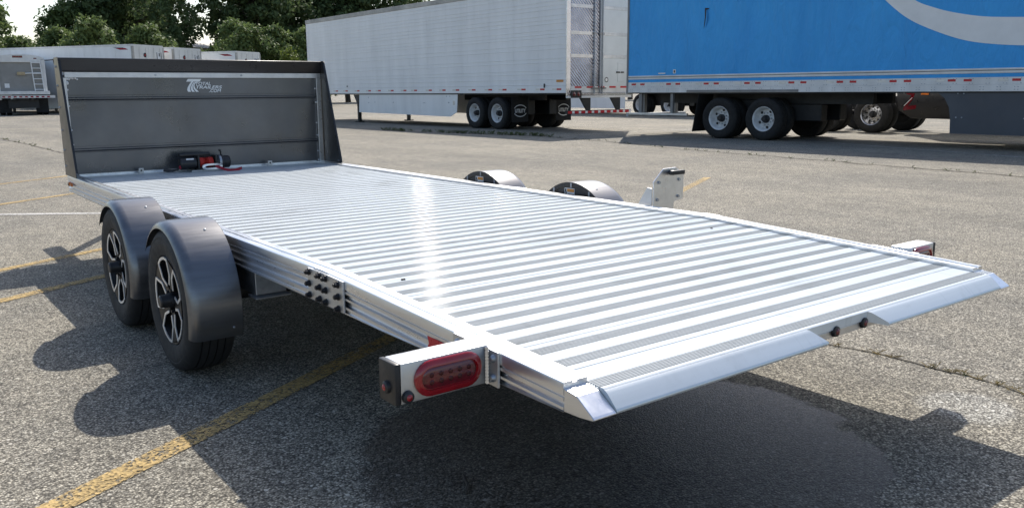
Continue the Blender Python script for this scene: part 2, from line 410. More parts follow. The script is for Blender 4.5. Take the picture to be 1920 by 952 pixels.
def stripe(name, p0, p1, wd, m, label, z=0.004):
    a = Vector((*p0, 0)); b = Vector((*p1, 0)); d = (b-a).normalized(); n = Vector((-d.y, d.x, 0))*wd/2
    bm = bmn(); k = max(2, int((b-a).length/0.3))
    L = []; Rr = []
    rnd = random.Random(int(p0[0]*100))
    for i in range(k+1):
        c = a+(b-a)*i/k; j = 1+rnd.uniform(-0.06, 0.06)
        L.append(bm.verts.new((c.x+n.x*j, c.y+n.y*j, z))); Rr.append(bm.verts.new((c.x-n.x*j, c.y-n.y*j, z)))
    for i in range(k): bm.faces.new((L[i], Rr[i], Rr[i+1], L[i+1]))
    return tag(obj(name, bm, m), label, None, None, 'structure')
def ln(x): return 2.254+0.5575*(x+0.415)
stripe('parking_line', (-5, ln(-5)), (7.1, ln(7.1)), 0.105, M['yellow'], 'worn yellow parking line running under the flatbed trailer')
stripe('parking_line', (-5, ln(-5)+2.97), (2.6, ln(2.6)+2.97), 0.10, M['yellow'], 'worn yellow parking line passing behind the front trailer wheel')
stripe('parking_line', (-5, ln(-5)+3.95), (-0.3, ln(-0.3)+3.95), 0.09, M['yellow'], 'short worn yellow line left of the headboard shadow')
stripe('parking_line', (-7, 5.55), (3.5, 13.0), 0.10, M['yellow'], 'yellow parking line left of the headboard, nearer of two')
stripe('parking_line', (-7, 7.95), (4.0, 15.6), 0.10, M['yellow'], 'yellow parking line left of the headboard, farther of two')
stripe('parking_line', (-5.0, 11.5), (1.5, 6.85), 0.13, M['white_line'], 'white painted line meeting the trailer side at the front wheel')
stripe('parking_line', (15.6, 11.2), (12.7, 1.0), 0.07, M['white_line'], 'thin pale line in the shadow of the blue trailer')
stripe('parking_line', (13.6, 16.35), (19.5, 16.1), 0.09, M['white_line'], 'pale line between the blue trailer and the reefer trailer')

def crack(pts, wd, seed, label):
    rnd = random.Random(seed); bm = bmn(); P = []
    for i in range(len(pts)-1):
        a = Vector((*pts[i], 0)); b = Vector((*pts[i+1], 0)); k = max(2, int((b-a).length/0.06 if wd < 0.03 else (b-a).length/0.2))
        for j in range(k): P.append(a+(b-a)*j/k)
    P = [p+Vector((rnd.gauss(0, wd*0.5), rnd.gauss(0, wd*0.5), 0)) for p in P]
    L = []; Rr = []
    for i, p in enumerate(P):
        d = (P[min(i+1, len(P)-1)]-P[max(0, i-1)]).normalized(); n = Vector((-d.y, d.x, 0))*wd*rnd.uniform(0.25, 0.8)
        L.append(bm.verts.new((p.x+n.x, p.y+n.y, 0.0035))); Rr.append(bm.verts.new((p.x-n.x, p.y-n.y, 0.0035)))
    for i in range(len(P)-1): bm.faces.new((L[i], Rr[i], Rr[i+1], L[i+1]))
    tag(obj('pavement_crack', bm, M['crack']), label, None, None, 'structure')
    return P
def tufts(P, n, h, spread, seed, m, label, name='weeds', flat=0.4):
    rnd = random.Random(seed); bm = bmn()
    for i in range(n):
        p = rnd.choice(P)+Vector((rnd.gauss(0, spread), rnd.gauss(0, spread), 0))
        for k in range(5):
            a = rnd.uniform(0, 2*PI); hh = h*rnd.uniform(0.3, 1.0); l = hh*rnd.uniform(flat, flat+1.2)
            d = Vector((math.cos(a), math.sin(a), 0)); s = Vector((-d.y, d.x, 0))*h*0.06
            b = p+Vector((rnd.gauss(0, h*.3), rnd.gauss(0, h*.3), 0.002))
            v = [bm.verts.new(b-s), bm.verts.new(b+s), bm.verts.new(b+d*l*0.5+s*0.7+Vector((0, 0, hh*0.75))), bm.verts.new(b+d*l+Vector((0, 0, hh)))]
            bm.faces.new((v[0], v[1], v[2])); bm.faces.new((v[0], v[2], v[3]))
    tag(obj(name, bm, m, recalc=False), label, 'weeds', None, 'stuff')
P1 = crack([(1.9, 1.75), (1.62, 1.35), (1.33, 0.98), (1.385, 0.6), (1.38, 0.22), (1.33, 0.0), (1.25, -0.6)], 0.011, 3, 'crack with dry grass right of the trailer tail')
tufts(P1[:40], 95, 0.022, 0.012, 5, M['straw'], 'dry yellow grass growing in the near pavement crack', 'dry_grass', 1.2)
tufts(P1[24:], 30, 0.02, 0.012, 6, M['grass'], 'small green weeds in the near pavement crack')
P2 = crack([(-3, 33), (0.85, 26.3), (1.0, 22), (1.05, 18.6), (3.0, 13)], 0.05, 4, 'crack in the lot left of the headboard')
tufts(P2, 60, 0.05, 0.03, 7, M['grass'], 'green weeds in the crack left of the headboard')
P3 = crack([(11.0, 22.6), (11.5, 19.8), (12.25, 16.7), (11.9, 13.5), (11.2, 10.9), (10.87, 8.07), (10.3, 3.0)], 0.06, 8, 'long pavement joint in front of the big trailers')
tufts(P3[:34], 120, 0.11, 0.06, 9, M['grass'], 'green weeds along the pavement joint before the reefer trailer')
tufts(P3[34:], 50, 0.05, 0.05, 10, M['grass'], 'small weeds along the pavement joint before the blue trailer')
# a twig on the ground near the lower edge
bm = bmn(); tube(bm, [(-0.93, 0.70, 0.006), (-0.90, 0.735, 0.010), (-0.875, 0.79, 0.007), (-0.86, 0.82, 0.004)], [0.004, 0.006, 0.005, 0.002], 6)
tag(obj('twig', bm, M['bark']), 'small dark twig lying in the wet patch under the tail', 'twig')

# ================================================================== FLATBED TRAILER
TR = thing('flatbed_trailer', 'silver aluminium flatbed car trailer with ribbed deck and charcoal headboard', 'trailer')
RT = 0.608; YK = 1.40; SL = 0.058/1.40
def ztop(y): return RT if y >= YK else RT-(YK-y)*SL
DK = -0.012
HW = 0.978

# planks
def strip_pts(c):
    """grooved strip centred at c: list of (y,z,groove flag)"""
    out = [(c-0.0225, 0.0, 0)]
    y = c-0.0225
    for i in range(6):
        w0 = 0.0075; g = 0.0036 if 0 < i else 0.0046; d = -0.0035 if 0 < i else -0.005
        out += [(y, d, 1), (y+g, d, 1), (y+g, -0.0002, 1), (y+w0, -0.0002, 1)]
        y += w0
    out += [(y, -0.004, 1), (y+0.002, -0.004, 1), (y+0.002, 0, 0)]
    return out
def plank_profile(bm, pts, x0, x1, thick=0.03):
    n = len(pts)
    A = [bm.verts.new((x0, y, z)) for y, z, g in pts]; B = [bm.verts.new((x1, y, z)) for y, z, g in pts]
    for i in range(n-1):
        f = bm.faces.new((A[i], B[i], B[i+1], A[i+1])); f.material_index = 1 if pts[i+1][2] else 0
    y0 = pts[0][0]; y1 = pts[-1][0]
    a = [bm.verts.new((x, y, -thick)) for x in (x0, x1) for y in (y0, y1)]
    bm.faces.new((a[0], a[1], a[3], a[2])); bm.faces.new((A[0], a[0], a[2], B[0])); bm.faces.new((A[-1], B[-1], a[3], a[1]))
    bm.faces.new([*A, a[1], a[0]]); bm.faces.new([*B[::-1], a[2], a[3]])
bm = bmn()
pp = [(0.0007, -0.0012, 0), (0.002, 0, 0)]+strip_pts(0.05)+strip_pts(0.15)+[(0.198, 0, 0), (0.1993, -0.0012, 0)]
plank_profile(bm, pp, -HW, HW)
plank0 = obj('plank', bm, [M['deck'], M['grip']], TR, recalc=True)
rndp = random.Random(2)
for k in range(28):
    y = 0.18+0.2*k
    o = plank0 if k == 0 else dup(plank0, TR)
    dz = rndp.uniform(-0.0006, 0.0006)
    if y < YK-0.03:
        o.location = (0, y, ztop(y)+DK+dz); o.rotation_euler = (math.atan(SL), 0, 0)
    else:
        o.location = (0, y, RT+DK+dz); o.rotation_euler = (rndp.uniform(-0.0006, 0.0006), 0, 0)
# tail plank with bevelled lip and a notch in the middle
bm = bmn()
pp = [(0.046, -0.002, 0), (0.05, 0, 0)]+strip_pts(0.082)+[(0.178, 0, 0), (0.1793, -0.0012, 0)]
plank_profile(bm, pp, -HW, HW)
tp = obj('tail_plank', bm, [M['deck'], M['grip']], TR); tp.location = (0, 0, ztop(0)+DK); tp.rotation_euler = (math.atan(SL), 0, 0)
for x0, x1, x0b, x1b in ((-HW, -0.175, -HW, -0.125), (0.15, HW, 0.205, HW)):
    bm = bmn()
    cs = [(0.0455, -0.0025, 0), (0.040, -0.0045, 0.12), (0.034, -0.0085, 0.25), (0.004, -0.035, 0.95), (0.001, -0.038, 1.0), (0.0, -0.042, 1.0), (0.004, -0.048, 1.0), (0.012, -0.046, 0.9), (0.0455, -0.036, 0)]
    A = [bm.verts.new((x0+(x0b-x0)*f_, y_, z_)) for y_, z_, f_ in cs]; B = [bm.verts.new((x1+(x1b-x1)*f_, y_, z_)) for y_, z_, f_ in cs]
    k_ = len(cs)
    for i in range(k_): bm.faces.new((A[i], B[i], B[(i+1) % k_], A[(i+1) % k_]))
    bm.faces.new(A); bm.faces.new(B[::-1])
    lo = obj('tail_lip', bm, M['deck'], TR, 35); lo.location = (0, 0, ztop(0)+DK); lo.rotation_euler = (math.atan(SL), 0, 0)
bm = bmn(); box(bm, -0.96, 0.96, 0.052, 0.10, ztop(0)-0.066, ztop(0)-0.043); bev(bm, 0.002)
cmb = obj('rear_cross_member', bm, M['alu_dull'], TR)
for x in (-0.175, -0.02, 0.135):
    bm = bmn(); zc = ztop(0)-0.046
    lathe(bm, [(0.0, 0.012), (0.010, 0.012), (0.016, 0.010), (0.018, 0.0), (0.0, 0.0)], (x, 0.0515, zc), (0, -1, 0), 16, closed=False)
    ml = obj('marker_light', bm, M['black_plastic'], TR, 40)
    bm = bmn(); lathe(bm, [(0.0, 0.016), (0.006, 0.0155), (0.010, 0.012)], (x, 0.0513, zc), (0, -1, 0), 14, closed=False)
    obj('lens', bm, M['red_dark'], ml, 40)

# side rails
RP = [(0, 0), (0.030, 0), (0.032, -0.005), (0.045, -0.005), (0.047, 0.001), (0.069, 0.001), (0.0725, -0.0005), (0.074, -0.004), (0.074, -0.030), (0.0705, -0.0315), (0.0705, -0.0355), (0.074, -0.037),
      (0.074, -0.045), (0.065, -0.048), (0.065, -0.057), (0.074, -0.060), (0.074, -0.067), (0.063, -0.070), (0.063, -0.087), (0.074, -0.090), (0.074, -0.098), (0.068, -0.101), (0.068, -0.111), (0.074, -0.113), (0.074, -0.120), (0, -0.120)]
def rail(side, ys, name, clampz=None):
    bm = bmn(); rings = []
    for y in ys:
        zt = ztop(y); r = []
        for o_, z in RP:
            zz = zt+z
            if clampz is not None and zz < clampz: zz = clampz-(0.001*(clampz-zz)/0.06)
            r.append(bm.verts.new((side*(HW+o_), y, zz)))
        rings.append(r)
    k = len(RP)
    for i in range(len(ys)-1):
        for j in range(k): bm.faces.new((rings[i][j], rings[i][(j+1) % k], rings[i+1][(j+1) % k], rings[i+1][j]))
    bm.faces.new(rings[0]); bm.faces.new(rings[-1][::-1])
    return obj(name, bm, M['alu'], TR, 35)
for s in (-1, 1):
    rail(s, [YK+0.001, 2.5, 4.0, 5.9], 'side_rail')
    rail(s, [0.105, 0.2, 0.35, 0.6, 1.0, YK-0.001], 'tail_rail', 0.483)
    # tapering nose behind the rail
    bm = bmn(); z0 = ztop(0)
    extr(bm, [(0.1045, z0-0.010), (0.060, z0-0.016), (0.006, z0-0.051), (0.0, z0-0.056), (0.004, z0-0.060), (0.05, z0-0.065), (0.1045, 0.4835)], s*(HW+0.002), s*(HW+0.073))
    bev(bm, 0.0015, 1); nose = obj('rail_nose', bm, M['alu'], TR)
    bm = bmn()
    for k in range(4):
        y = 0.066+k*0.0075; zz = z0-0.0160+(y-0.060)*0.135
        box(bm, s*(HW+0.012), s*(HW+0.069), y, y+0.004, zz-0.002, zz+0.0010)
    obj('grip_strip', bm, M['grip'], nose)
    # splice plate over the bend with ten bolts
    xo = s*(HW+0.0745); xp = s*(HW+0.082)
    bm = bmn()
    extr(bm, [(1.225, 0.489), (1.505, 0.496), (1.505, 0.6035), (1.38, 0.6035), (1.225, 0.5985)], xo, xp); bev(bm, 0.0012, 1)
    sp = obj('splice_plate', bm, M['alu_dull'], TR)
    for by, bz in ((1.49, .590), (1.49, .548), (1.49, .506), (1.405, .590), (1.405, .548), (1.405, .506), (1.355, .588), (1.355, .546), (1.355, .504), (1.26, .583), (1.26, .541), (1.26, .499)):
        bm = bmn()
        cyl(bm, (xp, by, bz), (xp+s*0.004, by, bz), 0.0125, 14)
        cyl(bm, (xp+s*0.004, by, bz), (xp+s*0.014, by, bz), 0.0100, 6)
        cyl(bm, (xp+s*0.014, by, bz), (xp+s*0.018, by, bz), 0.0065, 8)
        obj('bolt', bm, M['black_plastic'], sp)
    # weld bead row on the rail top
    for y0, y1 in ((1.36, 1.47), (0.40, 0.55), (2.9, 3.0)):
        bm = bmn(); n = int((y1-y0)/0.012); rw = random.Random(int(y0*9))
        for i in range(n):
            y = y0+(y1-y0)*i/n; x = s*(HW+0.071+rw.uniform(-.001, .001))
            lathe(bm, [(0.0, 0.0032), (0.004, 0.0024), (0.0062, 0.0)], (x, y, ztop(y)+0.0), (0, 0, 1), 7, closed=False)
        obj('weld_bead', bm, M['alu'], TR, 50)
    # under-frame beam and hangers
    bm = bmn(); box(bm, s*0.80, s*0.88, 1.2, 6.6, 0.38, 0.486); bev(bm, 0.003); obj('frame_beam', bm, M['galv'], TR)
    bm = bmn(); box(bm, s*0.885, s*1.02, 2.14, 2.74, 0.372, 0.486); box(bm, s*0.88, s*1.035, 2.10, 2.20, 0.362, 0.3705); bev(bm, 0.002, 1)
    obj('axle_bracket', bm, M['galv'], TR)
for y in (0.5, 1.0, 1.7, 2.3, 2.9, 3.5, 4.1, 4.7, 5.3):
    bm = bmn(); box(bm, -0.975, 0.975, y, y+0.05, ztop(y)-0.11, ztop(y)-0.046)
    obj('cross_member', bm, M['alu_dull'], TR)
# tongue
bm = bmn()
for s in (-1, 1): tube(bm, [(s*0.84, 5.7, 0.43), (s*0.84, 6.1, 0.43), (s*0.06, 7.5, 0.43)], 0.045, 4)
obj('tongue', bm, M['galv'], TR)
bm = bmn(); box(bm, -0.05, 0.05, 7.45, 7.75, 0.40, 0.47); bev(bm, 0.01); obj('coupler', bm, M['chassis'], TR)
bm = bmn(); cyl(bm, (0, 7.25, 0.30), (0, 7.25, 0.9), 0.035, 14); cyl(bm, (0, 7.25, 0.02), (0, 7.25, 0.30), 0.026, 12); box(bm, -0.09, 0.09, 7.16, 7.34, 0.0, 0.02); cyl(bm, (0, 7.25, 0.86), (0.14, 7.25, 0.86), 0.01, 8)
obj('jack', bm, M['black_paint'], TR, 40)

# wheels -----------------------------------------------------------
WR = 0.322; WZ = 0.322
def make_wheel():
    e = bpy.data.objects.new('wheel', None); COL.objects.link(e); e.parent = TR
    bm = bmn()
    # outer face at x = -0.10 ; tyre section
    pr = [(0.197, -0.085), (0.205, -0.094), (0.222, -0.099), (0.250, -0.104), (0.272, -0.104), (0.276, -0.1025), (0.280, -0.104), (0.292, -0.101), (0.304, -0.094), (0.312, -0.086), (0.317, -0.078)]
    tr = []
    xs = [-0.078, -0.052, -0.046, -0.020, -0.014, 0.014, 0.020, 0.046, 0.052, 0.078]
    for i, x in enumerate(xs):
        r = WR-0.004*(abs(x)/0.078)**2
        if i in (1, 3, 5, 7): tr += [(r, x), (r-0.008, x+0.0012)]
        elif i in (2, 4, 6, 8): tr += [(r-0.008, x-0.0012), (r, x)]
        else: tr.append((r, x))
    pr2 = [(r, -a) for r, a in pr[::-1]]
    lathe(bm, pr+tr[1:-1]+pr2+[(0.185, 0.085), (0.185, -0.085)], (0, 0, 0), (1, 0, 0), 56)
    # shoulder blocks
    ty = obj('tyre', bm, M['rubber'], e, 30)
    bm = bmn()
    lathe(bm, [(0.199, -0.088), (0.196, -0.092), (0.188, -0.090), (0.183, -0.078), (0.176, -0.05), (0.172, 0.07), (0.199, 0.088)], (0, 0, 0), (1, 0, 0), 48, closed=False)
    rm = obj('rim', bm, M['rim_black'], e, 40)
    # face: dish with five windows left open between double spokes
    bm = bmn()
    lathe(bm, [(0.0, -0.052), (0.062, -0.052), (0.072, -0.040), (0.072, -0.02), (0.0, -0.02)], (0, 0, 0), (1, 0, 0), 30, closed=False)
    lathe(bm, [(0.172, -0.02), (0.0, -0.012)], (0, 0, 0), (1, 0, 0), 40, closed=False)
    for k in range(5):
        t0 = 2*PI*k/5+PI/2
        def pol(r, a, x): return (x, r*math.cos(t0+a), r*math.sin(t0+a))
        ring = [(0.055, -0.42), (0.120, -0.145), (0.189, -0.275), (0.189, 0.275), (0.120, 0.145), (0.055, 0.42)]
        A = [bm.verts.new(pol(r, a, -0.082-0.010*(r-0.055)/0.12)) for r, a in ring]; B = [bm.verts.new(pol(r, a, -0.02)) for r, a in ring]
        bm.faces.new(A); bm.faces.new(B)
        for i in range(6): bm.faces.new((A[i], B[i], B[(i+1) % 6], A[(i+1) % 6]))
    obj('spokes', bm, M['rim_black'], rm, 30)
    for k in range(5):
        t0 = 2*PI*k/5+PI/2
        for sg in (-1, 1):
            bm = bmn()
            path = [(0.072, 0.37), (0.120, 0.135), (0.186, 0.265), (0.189, 0.45), (0.189, 0.628)]
            for i in range(len(path)-1):
                (r0, a0), (r1, a1) = path[i], path[i+1]
                p0 = Vector((0, r0*math.cos(t0+sg*a0), r0*math.sin(t0+sg*a0))); p1 = Vector((0, r1*math.cos(t0+sg*a1), r1*math.sin(t0+sg*a1)))
                d = (p1-p0).normalized(); n = Vector((0, -d.z, d.y))*0.0058; p0 = p0-d*0.002; p1 = p1+d*0.002
                def zx(p): return -0.0835-0.010*(math.hypot(p.y, p.z)-0.055)/0.12
                vs = []
                for p in (p0-n, p0+n, p1+n, p1-n): vs.append(bm.verts.new((zx(p)-0.0015, p.y, p.z)))
                vb = [bm.verts.new((v.co.x+0.004, v.co.y, v.co.z)) for v in vs]
                bm.faces.new(vs)
                for j in range(4): bm.faces.new((vs[j], vb[j], vb[(j+1) % 4], vs[(j+1) % 4]))
            obj('machined_edge', bm, M['rim_cut'], rm)
    bm = bmn()
    lathe(bm, [(0.0, -0.134), (0.022, -0.134), (0.028, -0.129), (0.030, -0.10), (0.034, -0.085), (0.034, -0.03)], (0, 0, 0), (1, 0, 0), 26, closed=False)
    obj('hub_cap', bm, M['black_plastic'], e, 35)
    for k in range(5):
        bm = bmn()
        a = 2*PI*k/5+0.3; cyl(bm, (-0.090, 0.049*math.cos(a), 0.049*math.sin(a)), (-0.045, 0.049*math.cos(a), 0.049*math.sin(a)), 0.008, 6)
        obj('lug_nut', bm, M['black_plastic'], rm)
    return e
wh = make_wheel()
YW = (2.50, 3.44)
places = [(-1, YW[0]), (-1, YW[1]), (1, YW[0]), (1, YW[1])]
for i, (s, y) in enumerate(places):
    o = wh if i == 0 else dup(wh, TR)
    o.location = (s*1.19, y, WZ); o.rotation_euler = ((0.35, 1.0, 0.1, 0.7)[i]*1.0, 0, 0 if s < 0 else PI)
for y in YW:
    bm = bmn(); cyl(bm, (-1.12, y, WZ), (1.12, y, WZ), 0.04, 14); obj('axle', bm, M['chassis'], TR, 40)

# fenders ----------------------------------------------------------
FR = 0.356
def fender(s, y):
    bm = bmn()
    prof = [(1.082, 0.0), (1.255, 0.0), (1.272, -0.003), (1.286, -0.010), (1.295, -0.021), (1.299, -0.034), (1.2965, -0.034), (1.292, -0.021), (1.283, -0.012), (1.270, -0.006), (1.255, -0.0035), (1.082, -0.0035)]
    n = 44; a0, a1 = R(36), R(199); rings = []
    for i in range(n+1):
        a = a0+(a1-a0)*i/n
        rings.append([bm.verts.new((s*x, y+(FR+d)*math.cos(a), WZ+(FR+d)*math.sin(a))) for x, d in prof])
    k = len(prof)
    for i in range(n):
        for j in range(k): bm.faces.new((rings[i][j], rings[i][(j+1) % k], rings[i+1][(j+1) % k], rings[i+1][j]))
    bm.faces.new(rings[0]); bm.faces.new(rings[-1][::-1])
    f = obj('fender', bm, M['charcoal'], TR, 35)
    # backing plate on the inner side
    bm = bmn(); pts = [(y+(FR-0.030)*math.cos(a0+(a1-a0)*i/28), WZ+(FR-0.030)*math.sin(a0+(a1-a0)*i/28)) for i in range(29)]
    pts = [p for p in pts if p[1] > 0.46] 
    extr(bm, pts, s*1.086, s*1.090); obj('back_plate', bm, M['black_paint'], f)
    bm = bmn(); o1 = []; 
    for i in range(29):
        a = a0+(a1-a0)*i/28
        o1.append([bm.verts.new((s*xx, y+rr*math.cos(a), WZ+rr*math.sin(a))) for xx, rr in ((1.080, FR-0.0005), (1.080, FR-0.026), (1.084, FR-0.026), (1.084, FR-0.0005))])
    for i in range(28):
        for j in range(4): bm.faces.new((o1[i][j], o1[i][(j+1) % 4], o1[i+1][(j+1) % 4], o1[i+1][j]))
    bm.faces.new(o1[0]); bm.faces.new(o1[-1]); obj('inner_flange', bm, M['black_paint'], f)
    for a in (62, 90, 118, 148):
        aa = R(a); bm = bmn(); box(bm, s*1.0775, s*1.0795, y+(FR-0.018)*math.cos(aa)-0.006, y+(FR-0.018)*math.cos(aa)+0.006, WZ+(FR-0.018)*math.sin(aa)-0.014, WZ+(FR-0.018)*math.sin(aa)+0.014)
        obj('bracket', bm, M['galv'], f)
    for aa, xx in ((R(115), 1.15), (R(192), 1.12)):
        bm = bmn(); c = Vector((s*xx, y+FR*math.cos(aa), WZ+FR*math.sin(aa))); d = Vector((0, math.cos(aa), math.sin(aa)))
        lathe(bm, [(0.0, 0.005), (0.004, 0.004), (0.0062, 0.0)], c, d, 10, closed=False); obj('rivet', bm, M['galv'], f, 40)
    if s > 0:
        zc = WZ+0.284; yc = y+0.03
        bm = bmn(); box(bm, 1.0835, 1.0855, yc-0.055, yc+0.035, zc-0.05, zc+0.035); lb = obj('warning_label', bm, M['label_white'], f)
        bm = bmn(); box(bm, 1.0825, 1.0834, yc-0.053, yc+0.010, zc+0.012, zc+0.031); obj('label_band', bm, M['label_orange'], lb)
        bm = bmn()
        for k, (ya, yb, za, zb) in enumerate(((0.018, 0.030, 0.008, 0.030), (0.014, 0.020, -0.012, 0.012), (0.022, 0.030, -0.02, 0.004), (-0.05, 0.004, -0.004, 0.0), (-0.05, 0.0, -0.014, -0.011), (-0.05, 0.002, -0.022, -0.019), (-0.05, -0.01, -0.03, -0.027))):
            box(bm, 1.0825, 1.0834, yc+ya, yc+yb, zc+za, zc+zb)
        obj('label_print', bm, M['black_plastic'], lb)
for s, y in places: fender(s, y)

# tail light brackets ----------------------------------------------
def capsule(cx, cz, hw, hh, n=10):
    pts = []
    for i in range(n+1):
        a = -PI/2+PI*i/n; pts.append((cx+hw-hh+hh*math.cos(a), cz+hh*math.sin(a)))
    for i in range(n+1):
        a = PI/2+PI*i/n; pts.append((cx-hw+hh+hh*math.cos(a), cz+hh*math.sin(a)))
    return pts
for s, xe in ((-1, 1.335), (1, 1.275)):
    xa = HW+0.0745
    bm = bmn(); extr(bm, [(0.352, 0.472), (0.558, 0.480), (0.558, 0.574), (0.352, 0.567)], s*xa, s*(xa+0.007)); bev(bm, 0.001, 1)
    pl = obj('light_bracket', bm, M['alu_dull'], TR)
    bm = bmn(); x0 = xa+0.0075; x1 = xe-0.016
    box(bm, s*x0, s*x1, 0.395, 0.475, 0.476, 0.580); bev(bm, 0.004, 2); arm = obj('light_arm', bm, M['alu_dull'], pl, 40)
    bm = bmn(); box(bm, s*(x1+0.0003), s*xe, 0.394, 0.476, 0.475, 0.581); bev(bm, 0.004, 2); obj('end_cap', bm, M['black_plastic'], pl, 40)
    bm = bmn()
    for i in range(11):
        cyl(bm, (s*(xa+0.008), 0.3945, 0.482+i*0.009), (s*(xa+0.0165), 0.387, 0.482+i*0.009), 0.0055, 6)
    obj('weld_bead', bm, M['alu'], pl, 50)
    for by, bz in ((0.372, 0.548), (0.372, 0.496), (0.535, 0.553)):
        bm = bmn(); lathe(bm, [(0.0, 0.010), (0.006, 0.009), (0.011, 0.003), (0.0115, 0.0)], (s*(xa+0.007), by, bz), (s, 0, 0), 12, closed=False); obj('bolt', bm, M['galv'], pl, 40)
    # oval lamp
    cx = s*(x0+x1)/2-(-1 if s < 0 else 1)*0.006; cz = 0.529; hw = min(0.100, (x1-x0)/2-0.012)
    bm = bmn()
    rings = []
    for (hw_, hh_, yy) in ((hw, 0.046, 0.3945), (hw, 0.046, 0.388), (hw-0.004, 0.042, 0.3835), (hw-0.016, 0.030, 0.381), (hw-0.018, 0.028, 0.3865), (hw-0.022, 0.024, 0.386)):
        rings.append([bm.verts.new((a, yy, b)) for a, b in capsule(cx, cz, hw_, hh_)])
    for i in range(len(rings)-1):
        k = len(rings[0])
        for j in range(k): bm.faces.new((rings[i][j], rings[i][(j+1) % k], rings[i+1][(j+1) % k], rings[i+1][j]))
    bm.faces.new(rings[0])
    tl = obj('tail_light', bm, M['red_lens'], pl, 40)
    bm = bmn(); A = [bm.verts.new((a, 0.3858, b)) for a, b in capsule(cx, cz, hw-0.0195, 0.0265)]; B = [bm.verts.new((a, 0.3825, b)) for a, b in capsule(cx, cz, hw-0.026, 0.020)]
    k = len(A)
    for j in range(k): bm.faces.new((A[j], A[(j+1) % k], B[(j+1) % k], B[j]))
    bm.faces.new(B); obj('lens', bm, M['red_dark'], tl, 40)
    for i in range(5):
        for j in range(2):
            bm = bmn(); lathe(bm, [(0.0, 0.0018), (0.004, 0.0014), (0.0068, 0.0)], (cx-(hw-0.045)+(2*hw-0.09)*i/4, 0.3822, cz+(0.0095 if j else -0.0095)), (0, -1, 0), 10, closed=False)
            obj('led', bm, M['led'], tl)
    for c, ax in (((s*(x1-0.017), 0.3945, 0.494), (0, -1, 0)), ((s*xe, 0.432, 0.517), (s, 0, 0))):
        bm = bmn(); lathe(bm, [(0.0, 0.011), (0.011, 0.011), (0.015, 0.008), (0.0165, 0.0)], c, ax, 18, closed=False); ml = obj('clearance_light', bm, M['black_plastic'], pl, 40)
        bm = bmn(); lathe(bm, [(0.0, 0.0145), (0.005, 0.0138), (0.0085, 0.0112)], c, ax, 14, closed=False); obj('lens', bm, M['red_lens'], ml, 40)
    bm = bmn(); extr(bm, [(0.56, 0.497), (0.70, 0.501), (0.692, 0.510), (0.694, 0.517), (0.70, 0.532), (0.56, 0.528)], s*(HW+0.0745), s*(HW+0.077)); obj('side_reflector', bm, M['red'], TR)

# tie plates and holder on the right rail ---------------------------
bm = bmn()
HP = [(1.095, 0.60), (1.098, 0.70), (1.093, 0.728), (1.172, 0.798), (1.268, 0.800), (1.335, 0.762), (1.335, 0.632), (1.325, 0.622), (1.262, 0.612), (1.245, 0.50), (1.095, 0.50)]
extr(bm, HP, 1.845, 1.852, 'y'); bev(bm, 0.001, 1)
hp = obj('holder_plate', bm, M['alu'], TR)
bm = bmn(); extr(bm, [(1.853, 0.50), (1.853, 0.695), (1.885, 0.698), (1.92, 0.65), (1.975, 0.56), (1.975, 0.50)], 1.088, 1.0945); obj('side_flange', bm, M['alu_dull'], hp)
bm = bmn(); box(bm, 1.052, 1.088, 1.86, 1.97, 0.505, 0.56); obj('mount_block', bm, M['alu_dull'], hp)
bm = bmn(); cyl(bm, (1.222, 1.845, 0.775), (1.222, 1.815, 0.775), 0.014, 12); box(bm, 1.195, 1.30, 1.805, 1.824, 0.764, 0.787); bev(bm, 0.003); obj('handle', bm, M['black_plastic'], hp, 40)
for x, z in ((1.135, 0.725), (1.295, 0.732), (1.125, 0.632), (1.29, 0.64)):
    bm = bmn(); cyl(bm, (x, 1.845, z), (x, 1.838, z), 0.009, 6); obj('bolt', bm, M['galv'], hp)

# headboard ---------------------------------------------------------
HY = 5.86
HB = bpy.data.objects.new('headboard', None); COL.objects.link(HB); HB.parent = TR
def ribs(z, h): return [(HY, z+0.036), (HY+0.003, z+0.034), (HY+0.003, z+0.020), (HY-h, z+0.014), (HY-h, z+0.006), (HY+0.002, z-0.006), (HY+0.002, z-0.012), (HY, z-0.014)]
prof = [(HY, 1.36)]+ribs(1.175, 0.014)+ribs(0.79, 0.014)+[(HY, 0.598), (HY+0.008, 0.598), (HY+0.008, 1.36)]
bm = bmn(); extr(bm, prof, -1.02, 1.03); obj('panel', bm, M['charcoal_dk'], HB, 40)
# top hood: curved tube facing the deck
pts = [(HY-0.024, 1.382), (HY-0.030, 1.392), (HY-0.040, 1.44), (HY-0.048, 1.478), (HY-0.044, 1.485), (HY+0.03, 1.484), (HY+0.09, 1.47), (HY+0.09, 1.382)]
bm = bmn(); extr(bm, pts, -1.047, 1.046); bev(bm, 0.003, 1, 50); obj('top_hood', bm, M['black_paint'], HB, 40)
bm = bmn(); box(bm, -1.012, 1.046, HY-0.022, HY-0.006, 1.340, 1.381); bev(bm, 0.0015, 1); tb = obj('frame_bar', bm, M['alu_dull'], HB)
for x in (-0.36, 0.33):
    bm = bmn(); cyl(bm, (x, HY-0.022, 1.361), (x, HY-0.026, 1.361), 0.008, 10); obj('bolt', bm, M['galv'], tb)
bm = bmn(); box(bm, 1.002, 1.042, HY-0.026, HY-0.006, 0.602, 1.339); bev(bm, 0.0015, 1); obj('frame_bar', bm, M['alu'], HB)
bm = bmn(); box(bm, -1.042, -1.002, HY-0.026, HY-0.006, 0.602, 1.339); bev(bm, 0.0015, 1); lb_ = obj('frame_bar', bm, M['alu_dull'], HB)
rw = random.Random(4); bm = bmn()
